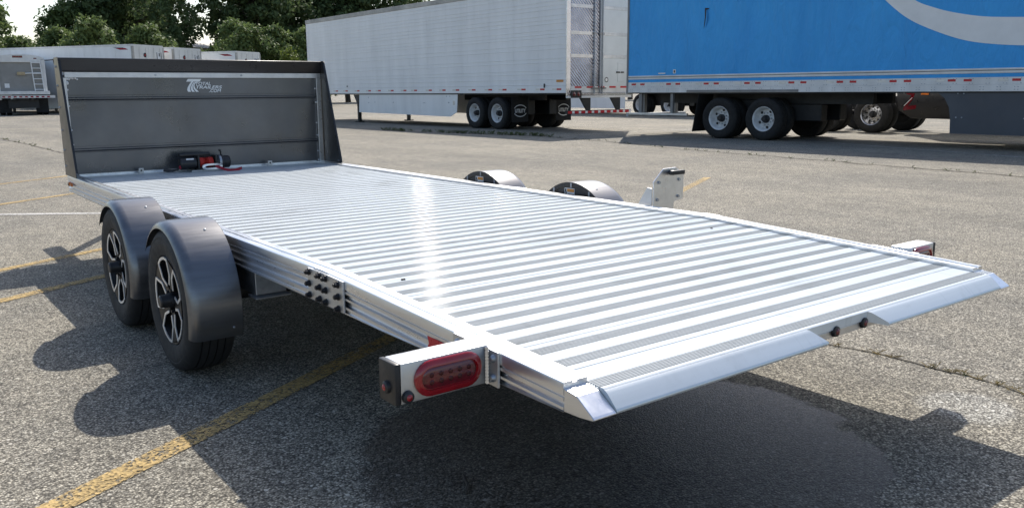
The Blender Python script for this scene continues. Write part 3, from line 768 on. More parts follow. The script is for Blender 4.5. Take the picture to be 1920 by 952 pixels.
for k in range(16):
    x = -1.0+rw.uniform(0, 0.08)*(1 if k < 8 else 0.1); z = 1.339-rw.uniform(0, 0.05)*(0.25 if k < 8 else 1)
    lathe(bm, [(0.0, 0.004), (0.006, 0.003), (0.010, 0.0)], (x, HY-0.008, z), (0, -1, 0), 7, closed=False)
obj('weld_bead', bm, M['alu_dull'], HB, 50)
for s in (-1, 1):
    for z in (1.25, 1.13, 0.95, 0.84, 0.70, 0.62):
        bm = bmn(); lathe(bm, [(0.0, 0.007), (0.006, 0.005), (0.008, 0.0)], (s*0.997, HY-0.0002, z), (0, -1, 0), 8, closed=False); obj('rivet', bm, M['alu_dull'], HB, 40)
    yb, ytp = (5.56, 5.80) if s < 0 else (5.49, 5.755)
    bm = bmn()
    extr(bm, [(5.955, 0.609), (yb, 0.609), (yb+0.004, 0.645), (ytp, 1.472), (ytp+0.02, 1.488), (5.955, 1.488)], s*1.0475, s*1.0525); bev(bm, 0.001, 1)
    wg = obj('side_wing', bm, M['wing'], HB)
    # folded edge along the slanted side
    bm = bmn(); e0 = Vector((0, yb+0.006, 0.645)); e1 = Vector((0, ytp, 1.47))
    prism(bm, [(yb+0.006, 0.645), (ytp, 1.47), (ytp+0.014, 1.47), (yb+0.020, 0.645)], lambda a, b: (s*1.0470, a, b), lambda a, b: (s*1.036, a, b))
    obj('folded_edge', bm, M['black_paint'], wg)
    for z in (0.68, 0.80, 0.95, 1.12, 1.28, 1.42):
        bm = bmn(); lathe(bm, [(0.0, 0.008), (0.007, 0.006), (0.010, 0.0)], (s*1.0525, 5.90, z), (s, 0, 0), 8, closed=False); obj('bolt', bm, M['galv'], wg, 40)
    bm = bmn(); cyl(bm, (s*1.047, yb+0.05, 0.63), (s*1.036, yb+0.05, 0.63), 0.009, 8); obj('bolt', bm, M['galv'], wg)
bm = bmn(); extr(bm, [(5.785, 0.5965), (HY-0.001, 0.5965), (HY-0.001, 0.615), (HY-0.004, 0.615), (HY-0.004, 0.600), (5.785, 0.600)], -0.976, 0.976); obj('base_angle', bm, M['alu'], HB)
bm = bmn(); box(bm, -0.977, 0.977, 5.783, 5.95, 0.56, 0.596); obj('front_cross_member', bm, M['alu_dull'], TR)
for x in (-0.545, 0.51):
    bm = bmn(); box(bm, x-0.019, x+0.019, 5.775, 5.782, 0.601, 0.642); bev(bm, 0.002, 1); br = obj('tie_bracket', bm, M['alu_dull'], HB)
    bm = bmn(); box(bm, x-0.019, x+0.019, 5.7825, 5.83, 0.6005, 0.606); obj('foot', bm, M['alu_dull'], br)
    bm = bmn(); cyl(bm, (x, 5.775, 0.624), (x, 5.772, 0.624), 0.007, 10); obj('hole', bm, M['chassis'], br)
bm = bmn(); cyl(bm, (-1.0475, 5.30+0.5, 0.552), (-1.0600, 5.80, 0.552), 0.012, 12)
a_ = bpy.data.objects.new('front_marker_light', None); bm.free()
for dy, dz, m_ in ((5.80, 0.553, 'amber'), (5.835, 0.548, 'black_plastic'), (5.74, 0.552, 'amber')):
    bm = bmn(); lathe(bm, [(0.0, 0.014), (0.011, 0.012), (0.017, 0.0)], (-1.0525, dy, dz), (-1, 0, 0), 14, closed=False); obj('marker_light', bm, M[m_], TR, 40)
bpy.data.objects.remove(a_)

# lettering on the headboard
def text_mesh(s, size, shear, bold, depth=0.001):
    cu = bpy.data.curves.new('lettering', 'FONT'); cu.body = s; cu.size = size; cu.shear = shear; cu.offset = bold; cu.extrude = depth
    to = bpy.data.objects.new('lettering', cu); COL.objects.link(to)
    dg = bpy.context.evaluated_depsgraph_get(); me = bpy.data.meshes.new_from_object(to.evaluated_get(dg))
    bpy.data.objects.remove(to); bpy.data.curves.remove(cu); return me
def lettering(s, size, shear, bold, m, parent, width=None, depth=0.001):
    me = text_mesh(s, size, shear, bold, depth)
    xs = [v.co.x for v in me.vertices]; x0 = min(xs); k = 1 if width is None else width/(max(xs)-x0)
    for v in me.vertices: v.co.x = (v.co.x-x0)*k
    me.materials.clear(); me.materials.append(m)
    o = bpy.data.objects.new('lettering', me); COL.objects.link(o); o.parent = parent; return o
YT = HY-0.0025
for s_, x, z, wd in (('TOTAL', -0.046, 1.283, 0.122), ('TRAILERS', -0.046, 1.254, 0.214), ('.COM', 0.058, 1.225, 0.100)):
    o = lettering(s_, 0.0345, 0.25, 0.0006, M['decal'], HB, wd); o.location = (x, YT, z); o.rotation_euler = (PI/2, 0, 0)
def band(c_l, c_r):
    bm = bmn(); n = len(c_l)
    A = [[bm.verts.new((x, y_, z)) for x, z in c] for y_ in (YT-0.0005, YT+0.001) for c in (c_l, c_r)]
    for i in range(n-1):
        bm.faces.new((A[0][i], A[1][i], A[1][i+1], A[0][i+1])); bm.faces.new((A[2][i], A[3][i], A[3][i+1], A[2][i+1]))
        bm.faces.new((A[0][i], A[2][i], A[2][i+1], A[0][i+1])); bm.faces.new((A[1][i], A[3][i], A[3][i+1], A[1][i+1]))
    bm.faces.new((A[0][0], A[1][0], A[3][0], A[2][0])); bm.faces.new((A[0][-1], A[1][-1], A[3][-1], A[2][-1]))
    obj('emblem', bm, M['decal'], HB)
LX, LZ = -0.120, 1.332
def E_(pts): return [(LX+a*0.00095, LZ-b*0.00092) for a, b in pts]
band(E_([(15, 0), (0, 24)]), E_([(128, 0), (113, 24)]))                      # top bar
band(E_([(42, 24), (24, 48), (8, 74), (2, 96), (10, 112)]), E_([(58, 24), (42, 48), (30, 72), (27, 92), (33, 112)]))
band(E_([(62, 29), (46, 50), (36, 72), (34, 92), (44, 112)]), E_([(72, 28), (56, 50), (50, 70), (52, 92), (66, 112)]))
band(E_([(78, 26), (62, 46), (56, 62), (58, 84), (76, 112)]), E_([(94, 26), (71, 44), (66, 60), (72, 82), (100, 112)]))

# winch
WN = bpy.data.objects.new('winch', None); COL.objects.link(WN); WN.parent = TR; WN.location = (-0.07, 5.69, RT+DK)
bm = bmn(); extr(bm, [(-0.06, 0.0015), (0.075, 0.0015), (0.075, 0.02), (0.068, 0.02), (0.068, 0.008), (-0.053, 0.008), (-0.053, 0.016), (-0.06, 0.016)], -0.13, 0.14); obj('mount_plate', bm, M['galv'], WN)
bm = bmn(); lathe(bm, [(0.0, 0), (0.040, 0), (0.047, 0.008), (0.047, 0.125), (0.041, 0.132), (0.0, 0.132)], (-0.205, 0, 0.068), (1, 0, 0), 24, closed=False); mo = obj('motor', bm, M['black_plastic'], WN, 35)
bm = bmn()
for k in range(13):
    a = R(70+k*5); 
bm.free(); bm = bmn(); box(bm, -0.16, -0.10, -0.0355, -0.034, 0.098, 0.110, lambda x, y, z: (x, y, z)); obj('label', bm, M['label_white'], mo)
bm = bmn()
for x in (-0.072, 0.068): box(bm, x, x+0.014, -0.055, 0.055, 0.008, 0.128)
for z, y in ((0.118, 0.045), (0.03, 0.048)): cyl(bm, (-0.06, y, z), (0.07, y, z), 0.009, 8)
bev(bm, 0.004, 1); obj('end_bracket', bm, M['black_plastic'], WN)
bm = bmn(); pr = [(0.02, 0.0)]
for i in range(10): pr += [(0.036+0.006*math.sin(i*1.0), 0.0+i*0.0118+0.002), (0.042, 0.0+i*0.0118+0.006)]
pr += [(0.02, 0.122)]
lathe(bm, pr, (-0.057, 0, 0.070), (1, 0, 0), 22, closed=False); obj('drum_rope', bm, M['rope'], WN, 30)
bm = bmn(); lathe(bm, [(0.0, 0), (0.052, 0), (0.058, 0.012), (0.058, 0.055), (0.050, 0.062), (0.050, 0.105), (0.045, 0.112), (0.0, 0.112)], (0.083, 0, 0.068), (1, 0, 0), 26, closed=False); gb = obj('gearbox', bm, M['black_plastic'], WN, 35)
bm = bmn(); lathe(bm, [(0.0585, 0.02), (0.0600, 0.024), (0.0600, 0.034), (0.0585, 0.038)], (0.083, 0, 0.068), (1, 0, 0), 26, closed=False); obj('ring', bm, M['galv'], gb, 35)
bm = bmn(); tube(bm, [(0.13, 0, 0.125), (0.128, -0.01, 0.150), (0.118, -0.02, 0.160)], 0.005, 8); lathe(bm, [(0, .012), (.009, .009), (.011, 0), (.008, -.008), (0, -.01)], (0.117, -0.021, 0.162), (0, 0, 1), 10, closed=False); obj('clutch_lever', bm, M['black_plastic'], WN, 40)
bm = bmn(); box(bm, -0.19, 0.06, 0.035, 0.085, 0.115, 0.150); bev(bm, 0.012, 3); obj('control_box', bm, M['black_plastic'], WN, 40)
bm = bmn(); tube(bm, [(-0.20, 0.0, 0.05), (-0.225, -0.01, 0.025), (-0.26, 0.0, 0.018), (-0.30, 0.01, 0.02), (-0.325, 0.012, 0.028)], [0.008, 0.009, 0.011, 0.013, 0.014], 10); obj('cable', bm, M['black_plastic'], WN, 50)
bm = bmn(); box(bm, -0.215, -0.198, -0.03, -0.012, 0.03, 0.055); bev(bm, 0.003, 1); obj('terminal', bm, M['strap'], WN)
# hook: a flat oval loop lying in front
bm = bmn(); n = 20; rin = []; 
for i in range(n):
    a = 2*PI*i/n; cxh = 0.030
    def ov(rx, rz): 
        return (cxh+math.copysign(abs(math.cos(a))**0.6, math.cos(a))*rx, -0.085+0.012*math.cos(a), 0.040+math.copysign(abs(math.sin(a))**0.8, math.sin(a))*rz)
    o_ = ov(0.085, 0.024); i_ = ov(0.062, 0.010)
    rin.append([bm.verts.new(o_), bm.verts.new((o_[0], o_[1]+0.014, o_[2])), bm.verts.new((i_[0], i_[1]+0.014, i_[2])), bm.verts.new(i_)])
for i in range(n):
    A = rin[i]; B = rin[(i+1) % n]
    for j in range(4): bm.faces.new((A[j], A[(j+1) % 4], B[(j+1) % 4], B[j]))
obj('hook', bm, M['rim_cut'], WN, 40)
bm = bmn(); pth = [(0.055, -0.078, 0.042), (0.085, -0.095, 0.030), (0.115, -0.12, 0.014), (0.15, -0.145, 0.006), (0.19, -0.15, 0.005), (0.225, -0.135, 0.010), (0.26, -0.11, 0.016)]
rings = []
for i, p in enumerate(pth):
    p = Vector(p); rings.append([bm.verts.new(p+Vector((0, -0.002, -0.010))), bm.verts.new(p+Vector((0, 0.002, 0.012))), bm.verts.new(p+Vector((0, 0.006, 0.012))), bm.verts.new(p+Vector((0, 0.002, -0.010)))])
for i in range(len(pth)-1):
    for j in range(4): bm.faces.new((rings[i][j], rings[i][(j+1) % 4], rings[i+1][(j+1) % 4], rings[i+1][j]))
bm.faces.new(rings[0]); bm.faces.new(rings[-1][::-1]); obj('pull_strap', bm, M['strap'], WN, 60)

for i, (x, y, sz, lb) in enumerate(((-0.86, 1.17, 0.011, 'small dark leaf bit on the deck near the splice plate'), (0.80, 1.20, 0.009, 'small dark leaf bit on the deck by the right rail'))):
    rd = random.Random(i); bm = bmn(); z = ztop(y)+DK+0.0015
    pts = [(math.cos(a_)*sz*rd.uniform(0.3, 1.0), math.sin(a_)*sz*rd.uniform(0.3, 1.0)) for a_ in [2*PI*k/9 for k in range(9)]]
    prism(bm, pts, lambda a, b: (x+a, y+b, z-0.003), lambda a, b: (x+a*0.8, y+b*0.8, z+0.002+0.2*abs(a)))
    tag(obj('leaf_bit', bm, M['bark']), lb, 'debris')

# ================================================================== BIG TRUCK WHEELS
def big_wheel_parts(style):
    e = bpy.data.objects.new('wheel', None); COL.objects.link(e)
    bm = bmn()
    lathe(bm, [(0.285, -0.115), (0.31, -0.135), (0.40, -0.145), (0.455, -0.135), (0.49, -0.115), (0.502, -0.09), (0.502, -0.05), (0.488, -0.045), (0.488, -0.035), (0.502, -0.03), (0.502, 0.03), (0.488, 0.035), (0.488, 0.045), (0.502, 0.05), (0.502, 0.09), (0.49, 0.115), (0.455, 0.135), (0.31, 0.135), (0.285, 0.115)], (0, 0, 0), (1, 0, 0), 40)
    obj('tyre', bm, M['rubber_old'], e, 35)
    m_ = M['steel_white'] if style == 'white' else M['chrome_old']
    bm = bmn()
    lathe(bm, [(0.300, -0.120), (0.290, -0.130), (0.278, -0.122), (0.262, -0.09), (0.252, 0.0), (0.225, 0.045), (0.17, 0.030), (0.13, 0.020), (0.0, 0.020)], (0, 0, 0), (1, 0, 0), 40, closed=False)
    rm = obj('rim', bm, m_, e, 40)
    n = 5 if style == 'white' else 10
    for k in range(n):
        a = 2*PI*k/n+0.3; bm = bmn(); rr = 0.195; rad = 0.034 if style == 'white' else 0.028
        cyl(bm, (0.034, rr*math.cos(a), rr*math.sin(a)), (0.029 if style == 'white' else 0.028, rr*math.cos(a), rr*math.sin(a)), rad, 14); obj('hand_hole', bm, M['chassis'], rm)
    bm = bmn(); lathe(bm, [(0.0, -0.13), (0.045, -0.13), (0.06, -0.115), (0.07, -0.05), (0.095, -0.03), (0.095, 0.025)], (0, 0, 0), (1, 0, 0), 22, closed=False); obj('hub', bm, M['chassis'], e, 35)
    for k in range(10):
        a = 2*PI*k/10; bm = bmn(); cyl(bm, (0.022, 0.142*math.cos(a), 0.142*math.sin(a)), (-0.012, 0.142*math.cos(a), 0.142*math.sin(a)), 0.016, 6); obj('lug_nut', bm, M['galv'], rm)
    return e
def simple_wheel():
    bm = bmn(); lathe(bm, [(0.0, 0.06), (0.10, 0.06), (0.13, 0.10), (0.25, 0.09), (0.29, -0.115), (0.31, -0.135), (0.40, -0.145), (0.455, -0.135), (0.49, -0.115), (0.502, -0.09), (0.502, 0.09), (0.49, 0.115), (0.455, 0.135), (0.31, 0.135), (0.285, 0.115), (0.0, 0.115)], (0, 0, 0), (1, 0, 0), 32, closed=False)
    return obj('inner_wheel', bm, M['rubber_old'], None, 35)
BW_white = big_wheel_parts('white'); BW_alu = big_wheel_parts('alu'); BW_in = simple_wheel()
_used = set()
def put_wheel(proto, parent, loc, rz, rx=0):
    if proto.name not in _used: _used.add(proto.name); o = proto
    else: o = dup(proto)
    o.parent = parent; o.location = loc; o.rotation_euler = (rx, 0, rz); return o

class Frame:
    """local frame of a long trailer: s along its length from the rear, w across from the camera-side face, z up"""
    def __init__(self, A, ph, away=1):
        self.A = Vector((A[0], A[1], 0)); self.D = Vector((math.cos(ph), math.sin(ph), 0))
        n = Vector((self.D.y, -self.D.x, 0))
        self.N = n if n.x*away > 0 else -n
        self.rzN = math.atan2(self.N.y, self.N.x)
    def T(self, s, w_, z):
        v = self.D*s+self.N*w_; return (v.x, v.y, z)
    def bx(self, bm, s0, s1, w0, w1, z0, z1, mi=0): box(bm, s0, s1, w0, w1, z0, z1, self.T, mi)
    def ob(self, name, boxes, m, parent, bevel=0):
        bm = bmn()
        for b in boxes: self.bx(bm, *b)
        if bevel: bev(bm, bevel, 1)
        return obj(name, bm, m, parent)
    def axles(self, root, ss, width, proto, rnd):
        for s in ss:
            for w_, rz, pr in ((0.165, self.rzN, proto), (0.50, self.rzN, BW_in), (width-0.165, self.rzN+PI, proto), (width-0.50, self.rzN+PI, BW_in)):
                put_wheel(pr, root, self.T(s, w_, 0.502), rz, rnd.uniform(0, 6))
            bm = bmn(); cyl(bm, self.T(s, 0.5, 0.502), self.T(s, width-0.5, 0.502), 0.07, 12); obj('axle', bm, M['chassis'], root, 40)

# ------------------------------------------------------------------ blue trailer
rb = random.Random(11)
F = Frame((14.498, 15.425), -1.496)
BT = thing('semi_trailer', 'bright blue semi trailer with a pale grey curved swoosh on its side', 'semi trailer', (14.498, 15.425, 0))
LB, WB = 16.1, 2.59
ZR = 1.13
# side skin as a bumpy sheet
bm = bmn(); ns, nz = 120, 26; rs = random.Random(5)
gr = []
for i in range(ns+1):
    row = []
    for j in range(nz+1):
        s = 0.03+(LB-0.06)*i/ns; z = 1.565+(4.02-1.565)*j/nz
        loose = max(0, 1-abs(s-2.6)/2.2); edge = min(1, j/4, (nz-j)/4)
        wv = (0.018*math.sin(s*5.1+math.sin(z*1.7)*1.2)+0.011*math.sin(s*9.7+z*0.9+0.6*math.sin(z*4))+0.012*math.sin(z*2.1+s*2.4))*loose*edge
        row.append(bm.verts.new(F.T(s, -0.004-abs(wv), z)))
    gr.append(row)
for i in range(ns):
    for j in range(nz): bm.faces.new((gr[i][j], gr[i+1][j], gr[i+1][j+1], gr[i][j+1]))
obj('side_skin', bm, M['blue'], BT, 60)
F.ob('box_body', [(0.01, LB, 0.006, WB, 1.16, 4.06)], M['van_white'], BT)
F.ob('lower_band', [(0.03, LB-0.03, -0.003, 0.0055, 1.40, 1.470)], M['blue'], BT)
mo_ = [(0.02, LB, -0.016, 0.0045, 1.535, 1.570)]
F.ob('moulding', mo_, M['rail_white'], BT, 0.004); F.ob('moulding', [(0.02, LB, -0.014, 0.0045, 1.475, 1.518)], M['rail_white'], BT, 0.004)
F.ob('moulding_gap', [(0.02, LB, -0.004, 0.0045, 1.519, 1.534)], M['grey_post'], BT)
F.ob('side_rail', [(0.0, LB, -0.008, 0.0045, 1.262, 1.398)], M['rail_white'], BT)
F.ob('bottom_rail', [(0.0, LB, -0.014, 0.0045, 1.128, 1.258)], M['rail_white'], BT, 0.004)
F.ob('rail_guard', [(1.98, 5.1, -0.022, -0.0145, 1.135, 1.19)], M['grey_post'], BT)
F.ob('corner_post', [(-0.035, 0.028, -0.02, 0.10, 1.10, 4.08)], M['grey_post'], BT, 0.004)
F.ob('roof_rail', [(-0.03, LB, -0.02, 0.06, 4.03, 4.10)], M['rail_white'], BT, 0.004)
F.ob('roof', [(0.0, LB-0.02, 0.061, WB-0.01, 4.061, 4.09)], M['rail_white'], BT)
for k in range(14):
    for d_ in (0.0, 0.30):
        s = 0.22+1.172*k+d_
        if s > LB-0.2: continue
        F.ob('reflector', [(s-0.075, s+0.075, -0.0105, -0.0085, 1.322, 1.368)], M['red'], BT)
    s = 0.22+1.172*k-0.23
    if s > 0.1: F.ob('reflector', [(s-0.09, s+0.09, -0.0105, -0.0085, 1.322, 1.366)], M['alu_dull'], BT)
bm = bmn(); s = 0.12
while s < 10.5:
    for z in (1.165, 1.215, 1.285, 1.375):
        for ds in (0, 0.06):
            c = F.T(s+ds+(0.1 if z > 1.25 else 0), -0.0145 if z < 1.25 else -0.0085, z); lathe(bm, [(0.0, 0.005), (0.007, 0.004), (0.0095, 0.0)], c, -F.N, 6, closed=False)
    s += 0.305
tag(obj('rivets', bm, M['galv'], BT), kind='stuff')
# swoosh
low = [(6.55, 3.42), (6.951, 3.008), (7.405, 2.635), (7.881, 2.382), (8.555, 2.127), (9.183, 2.013), (9.9, 1.965), (10.7, 2.0), (11.5, 2.12), (12.3, 2.33), (13.0, 2.6)]
upp = [(7.15, 3.35), (7.562, 2.959), (8.0, 2.765), (8.4, 2.645), (8.9, 2.545), (9.4, 2.50), (9.95, 2.475), (10.6, 2.49), (11.3, 2.56), (12.1, 2.70), (12.9, 2.86)]
def smooth(c, m=6):
    out = []
    for i in range(len(c)-1):
        p0 = c[max(0, i-1)]; p1 = c[i]; p2 = c[i+1]; p3 = c[min(len(c)-1, i+2)]
        for k in range(m):
            t = k/m; out.append(tuple(0.5*((2*p1[a])+(-p0[a]+p2[a])*t+(2*p0[a]-5*p1[a]+4*p2[a]-p3[a])*t*t+(-p0[a]+3*p1[a]-3*p2[a]+p3[a])*t**3) for a in (0, 1)))
    out.append(c[-1]); return out
sl, su = smooth(low), smooth(upp); bm = bmn()
a = [bm.verts.new(F.T(s, -0.0075, z)) for s, z in sl]; b = [bm.verts.new(F.T(s, -0.0075, z)) for s, z in su]
for i in range(len(a)-1): bm.faces.new((a[i], a[i+1], b[i+1], b[i]))
obj('swoosh', bm, M['swoosh'], BT)
# torn flap
bm = bmn()
tp_ = [(2.47, 3.17), (2.60, 3.155), (2.585, 3.135), (2.515, 3.12), (2.505, 2.95), (2.485, 2.80), (2.455, 2.66), (2.462, 2.80), (2.475, 2.95)]
v = [bm.verts.new(F.T(s, -0.034, z)) for s, z in tp_]; bm.faces.new(v); obj('tear', bm, M['tarp'], BT)
bm = bmn(); cr = [(2.52, 3.12, -0.03), (2.56, 3.02, -0.05), (2.55, 2.86, -0.045), (2.49, 2.70, -0.028)]
cl = [(2.505, 3.12, -0.028), (2.51, 3.02, -0.03), (2.495, 2.86, -0.03), (2.465, 2.68, -0.027)]
A = [bm.verts.new(F.T(s, w_, z)) for s, z, w_ in cl]; B = [bm.verts.new(F.T(s, w_, z)) for s, z, w_ in cr]
for i in range(3): bm.faces.new((A[i], B[i], B[i+1], A[i+1]))
obj('torn_flap', bm, M['blue'], BT)
F.ob('placard', [(1.05, 1.28, -0.0145, -0.012, 1.605, 1.635)], M['label_white'], BT)
pb = F.ob('placard', [(1.53, 1.62, -0.0165, -0.014, 1.61, 1.71)], M['label_white'], BT); F.ob('print', [(1.555, 1.595, -0.018, -0.0168, 1.63, 1.69)], M['chassis'], pb)
# undercarriage
F.ob('slider_frame', [(0.6, 6.5, 0.75, 0.90, 0.85, 1.12), (0.6, 6.5, 1.69, 1.84, 0.85, 1.12)], M['chassis'], BT)
F.ob('floor', [(0.0, LB, 0.02, WB-0.02, 1.10, 1.159)], M['chassis'], BT)
F.ob('suspension', [(2.3, 5.3, 0.70, 1.0, 0.45, 0.85), (2.3, 5.3, 1.6, 1.9, 0.45, 0.85), (3.2, 3.9, 0.62, 1.97, 0.5, 0.95)], M['chassis'], BT, 0.02)
F.axles(BT, (2.94, 4.19), WB, BW_white, rb)
for w0 in (0.03, WB-0.66):
    bm = bmn(); a = [(2.32, w0, 1.08), (2.32, w0+0.63, 1.08), (2.14, w0+0.63, 0.15), (2.14, w0, 0.15)]
    v = [bm.verts.new(F.T(*p)) for p in a]+[bm.verts.new(F.T(p[0]+0.012, p[1], p[2])) for p in a]
    for f in ((0, 1, 2, 3), (7, 6, 5, 4), (0, 4, 5, 1), (1, 5, 6, 2), (2, 6, 7, 3), (3, 7, 4, 0)): bm.faces.new([v[i] for i in f])
    obj('mud_flap', bm, M['rubber_old'], BT)
bm = bmn()
F.bx(bm, -0.06, 0.03, 0.02, WB-0.02, 0.49, 0.57); ug = obj('underride_guard', bm, M['galv'], BT)
F.ob('guard_upright', [(0.05, 0.15, 0.55, 0.65, 0.50, 1.1), (0.05, 0.15, 1.94, 2.04, 0.50, 1.1)], M['grey_post'], ug)
F.ob('side_guard', [(-0.06, 1.98, 0.03, 0.08, 0.545, 0.60)], M['alu_dull'], BT)
F.ob('side_guard_post', [(0.36, 0.46, 0.05, 0.12, 0.55, 1.1), (1.42, 1.50, 0.05, 0.12, 0.55, 1.1)], M['grey_post'], BT)
bm = bmn(); pts = [(8.15, 1.12), (8.30, 1.0), (8.40, 0.82), (8.44, 0.60), (8.456, 0.30), (13.0, 0.29), (13.2, 1.12)]
prism(bm, pts, lambda s, z: F.T(s, 0.03, z), lambda s, z: F.T(s, 0.042, z)); sk = obj('skirt', bm, M['skirt_grey'], BT)
bm = bmn(); prism(bm, pts, lambda s, z: F.T(s, WB-0.03, z), lambda s, z: F.T(s, WB-0.042, z)); obj('skirt', bm, M['skirt_grey'], BT)
for s in (8.55, 8.66, 9.78, 9.9):
    for z in (0.62, 1.09):
        bm = bmn(); lathe(bm, [(0, .008), (.012, .006), (.016, 0)], F.T(s, 0.03, z), -F.N, 8, closed=False); obj('bolt', bm, M['galv'], sk)
F.ob('landing_leg', [(12.6, 12.72, 0.5, 0.62, 0.05, 1.1), (12.6, 12.72, 1.97, 2.09, 0.05, 1.1), (12.52, 12.8, 0.43, 0.69, 0.0, 0.05), (12.52, 12.8, 1.9, 2.16, 0.0, 0.05)], M['chassis'], BT)
for i in range(2):
    w0, w1 = ((0.105, WB/2-0.004), (WB/2+0.004, WB-0.105))[i]
    dr = F.ob('rear_door', [(-0.02, 0.0085, w0, w1, 1.2, 4.0)], M['van_white'], BT)
    for f_ in (0.3, 0.75):
        bm = bmn(); ww = w0+(w1-w0)*f_; cyl(bm, F.T(-0.05, ww, 1.15), F.T(-0.05, ww, 4.0), 0.017, 8); obj('lock_rod', bm, M['galv'], dr, 40)

# ------------------------------------------------------------------ reefer trailer
F2 = Frame((13.905, 17.28), 1.582)
RF = thing('semi_trailer', 'long white ridged semi trailer with polished rear door in front of the trees', 'semi trailer', (13.905, 17.28, 0))
LR, WRF = 17.0, 2.59; ZT = 4.24
zz = [1.335]
z = 1.36
pat = [0.155, 0.105, 0.225, 0.113, 0.257, 0.128, 0.205, 0.112, 0.177]
ridge = [1.364, 1.52, 1.676, 1.779, 2.001, 2.114, 2.371, 2.499, 2.703, 2.795, 2.907, 3.084, 3.196, 3.312, 3.479, 3.589, 3.70, 3.88, 3.99]
prof = [(0.006, 1.315)]
for r_ in ridge:
    prof += [(0.0, r_-0.014), (-0.008, r_-0.008), (-0.008, r_+0.006), (0.0, r_+0.012)]
prof += [(0.0, 4.085), (0.02, 4.085), (0.02, 1.315)]
PW = 1.214
for k in range(14):
    if k == 0:
        bm = bmn(); prism(bm, prof, lambda a, b: F2.T(0.0025, a, b), lambda a, b: F2.T(PW-0.0025, a, b)); pn0 = obj('panel', bm, M['van_white'], RF); o = pn0
    else: o = dup(pn0, RF)
    o.location = F2.T(k*PW, 0, 0)
F2.ob('box_body', [(0.02, LR, 0.022, WRF, 1.14, ZT-0.06)], M['van_white'], RF)
F2.ob('side_rail', [(0.0, LR, -0.012, 0.021, 1.128, 1.314)], M['van_white'], RF, 0.004)
F2.ob('roof_rail', [(-0.02, LR, -0.022, 0.05, 4.09, ZT)], M['roof_edge'], RF, 0.006)
F2.ob('roof', [(0.0, LR, 0.051, WRF, ZT-0.059, ZT-0.01)], M['rail_white'], RF)
for i, s in enumerate((0.313, 1.056, 1.941, 2.883, 3.629, 4.531, 5.462, 6.279, 7.143, 8.122, 8.853, 9.773, 10.735, 11.505, 12.435, 13.432, 14.3, 15.2, 16.1)):
    rf = F2.ob('reflector', [(s-0.11, s+0.09, -0.0145, -0.0125, 1.21, 1.26)], M['red'], RF)
    F2.ob('reflector', [(s+0.095, s+0.29, -0.0145, -0.0125, 1.21, 1.26)], M['alu_dull'], RF)
F2.ob('placard', [(0.12, 0.42, -0.0155, -0.0135, 1.44, 1.50)], M['label_orange'], RF)
F2.ob('side_lamp', [(13.3, 13.4, -0.02, -0.014, 1.40, 1.44)], M['chassis'], RF); F2.ob('side_lamp', [(0.93, 0.97, -0.03, -0.014, 1.28, 1.40)], M['chassis'], RF)
bm = bmn(); pts = [(12.45, 1.12), (12.52, 0.40), (6.0, 0.345), (5.60, 0.50), (5.52, 1.12)]
prism(bm, pts, lambda s, z: F2.T(s, 0.04, z), lambda s, z: F2.T(s, 0.055, z)); sk2 = obj('skirt', bm, M['van_white'], RF)
bm = bmn(); prism(bm, pts, lambda s, z: F2.T(s, WRF-0.04, z), lambda s, z: F2.T(s, WRF-0.055, z)); obj('skirt', bm, M['van_white'], RF)
for s, z in ((11.7, 0.98), (11.7, 0.78), (11.2, 0.80), (9.8, 0.80), (7.7, 0.80), (7.6, 0.80), (6.1, 0.82), (6.05, 0.82), (6.0, 1.03), (6.2, 1.03)):
    bm = bmn(); lathe(bm, [(0, .01), (.016, .008), (.02, 0)], F2.T(s, 0.04, z), -F2.N, 8, closed=False); obj('bolt', bm, M['galv'], sk2)
F2.ob('access_hatch', [(5.70, 5.82, 0.034, 0.0395, 0.74, 0.88)], M['alu_dull'], sk2)
for w0 in (0.10, 2.40):
    bm = bmn(); prism(bm, [(12.30, 1.085), (13.06, 1.085), (12.76, 0.70), (12.60, 0.70)], lambda s, z: F2.T(s, w0, z), lambda s, z: F2.T(s, w0+0.06, z))
    F2.bx(bm, 12.60, 12.72, w0-0.03, w0+0.09, 0.04, 0.80); F2.bx(bm, 12.5, 12.82, w0-0.1, w0+0.16, 0, 0.04); obj('landing_leg', bm, M['chassis'], RF)
F2.ob('floor', [(0.0, LR, 0.03, WRF-0.03, 1.09, 1.139)], M['chassis'], RF)
F2.ob('suspension', [(2.6, 5.4, 0.70, 1.0, 0.45, 0.95), (2.6, 5.4, 1.6, 1.9, 0.45, 0.95), (3.5, 4.4, 0.62, 1.97, 0.5, 0.95), (1.9, 6.2, 0.78, 0.92, 0.9, 1.09), (1.9, 6.2, 1.69, 1.83, 0.9, 1.09)], M['chassis'], RF, 0.02)
F2.axles(RF, (3.35, 4.57), WRF, BW_white, rb)
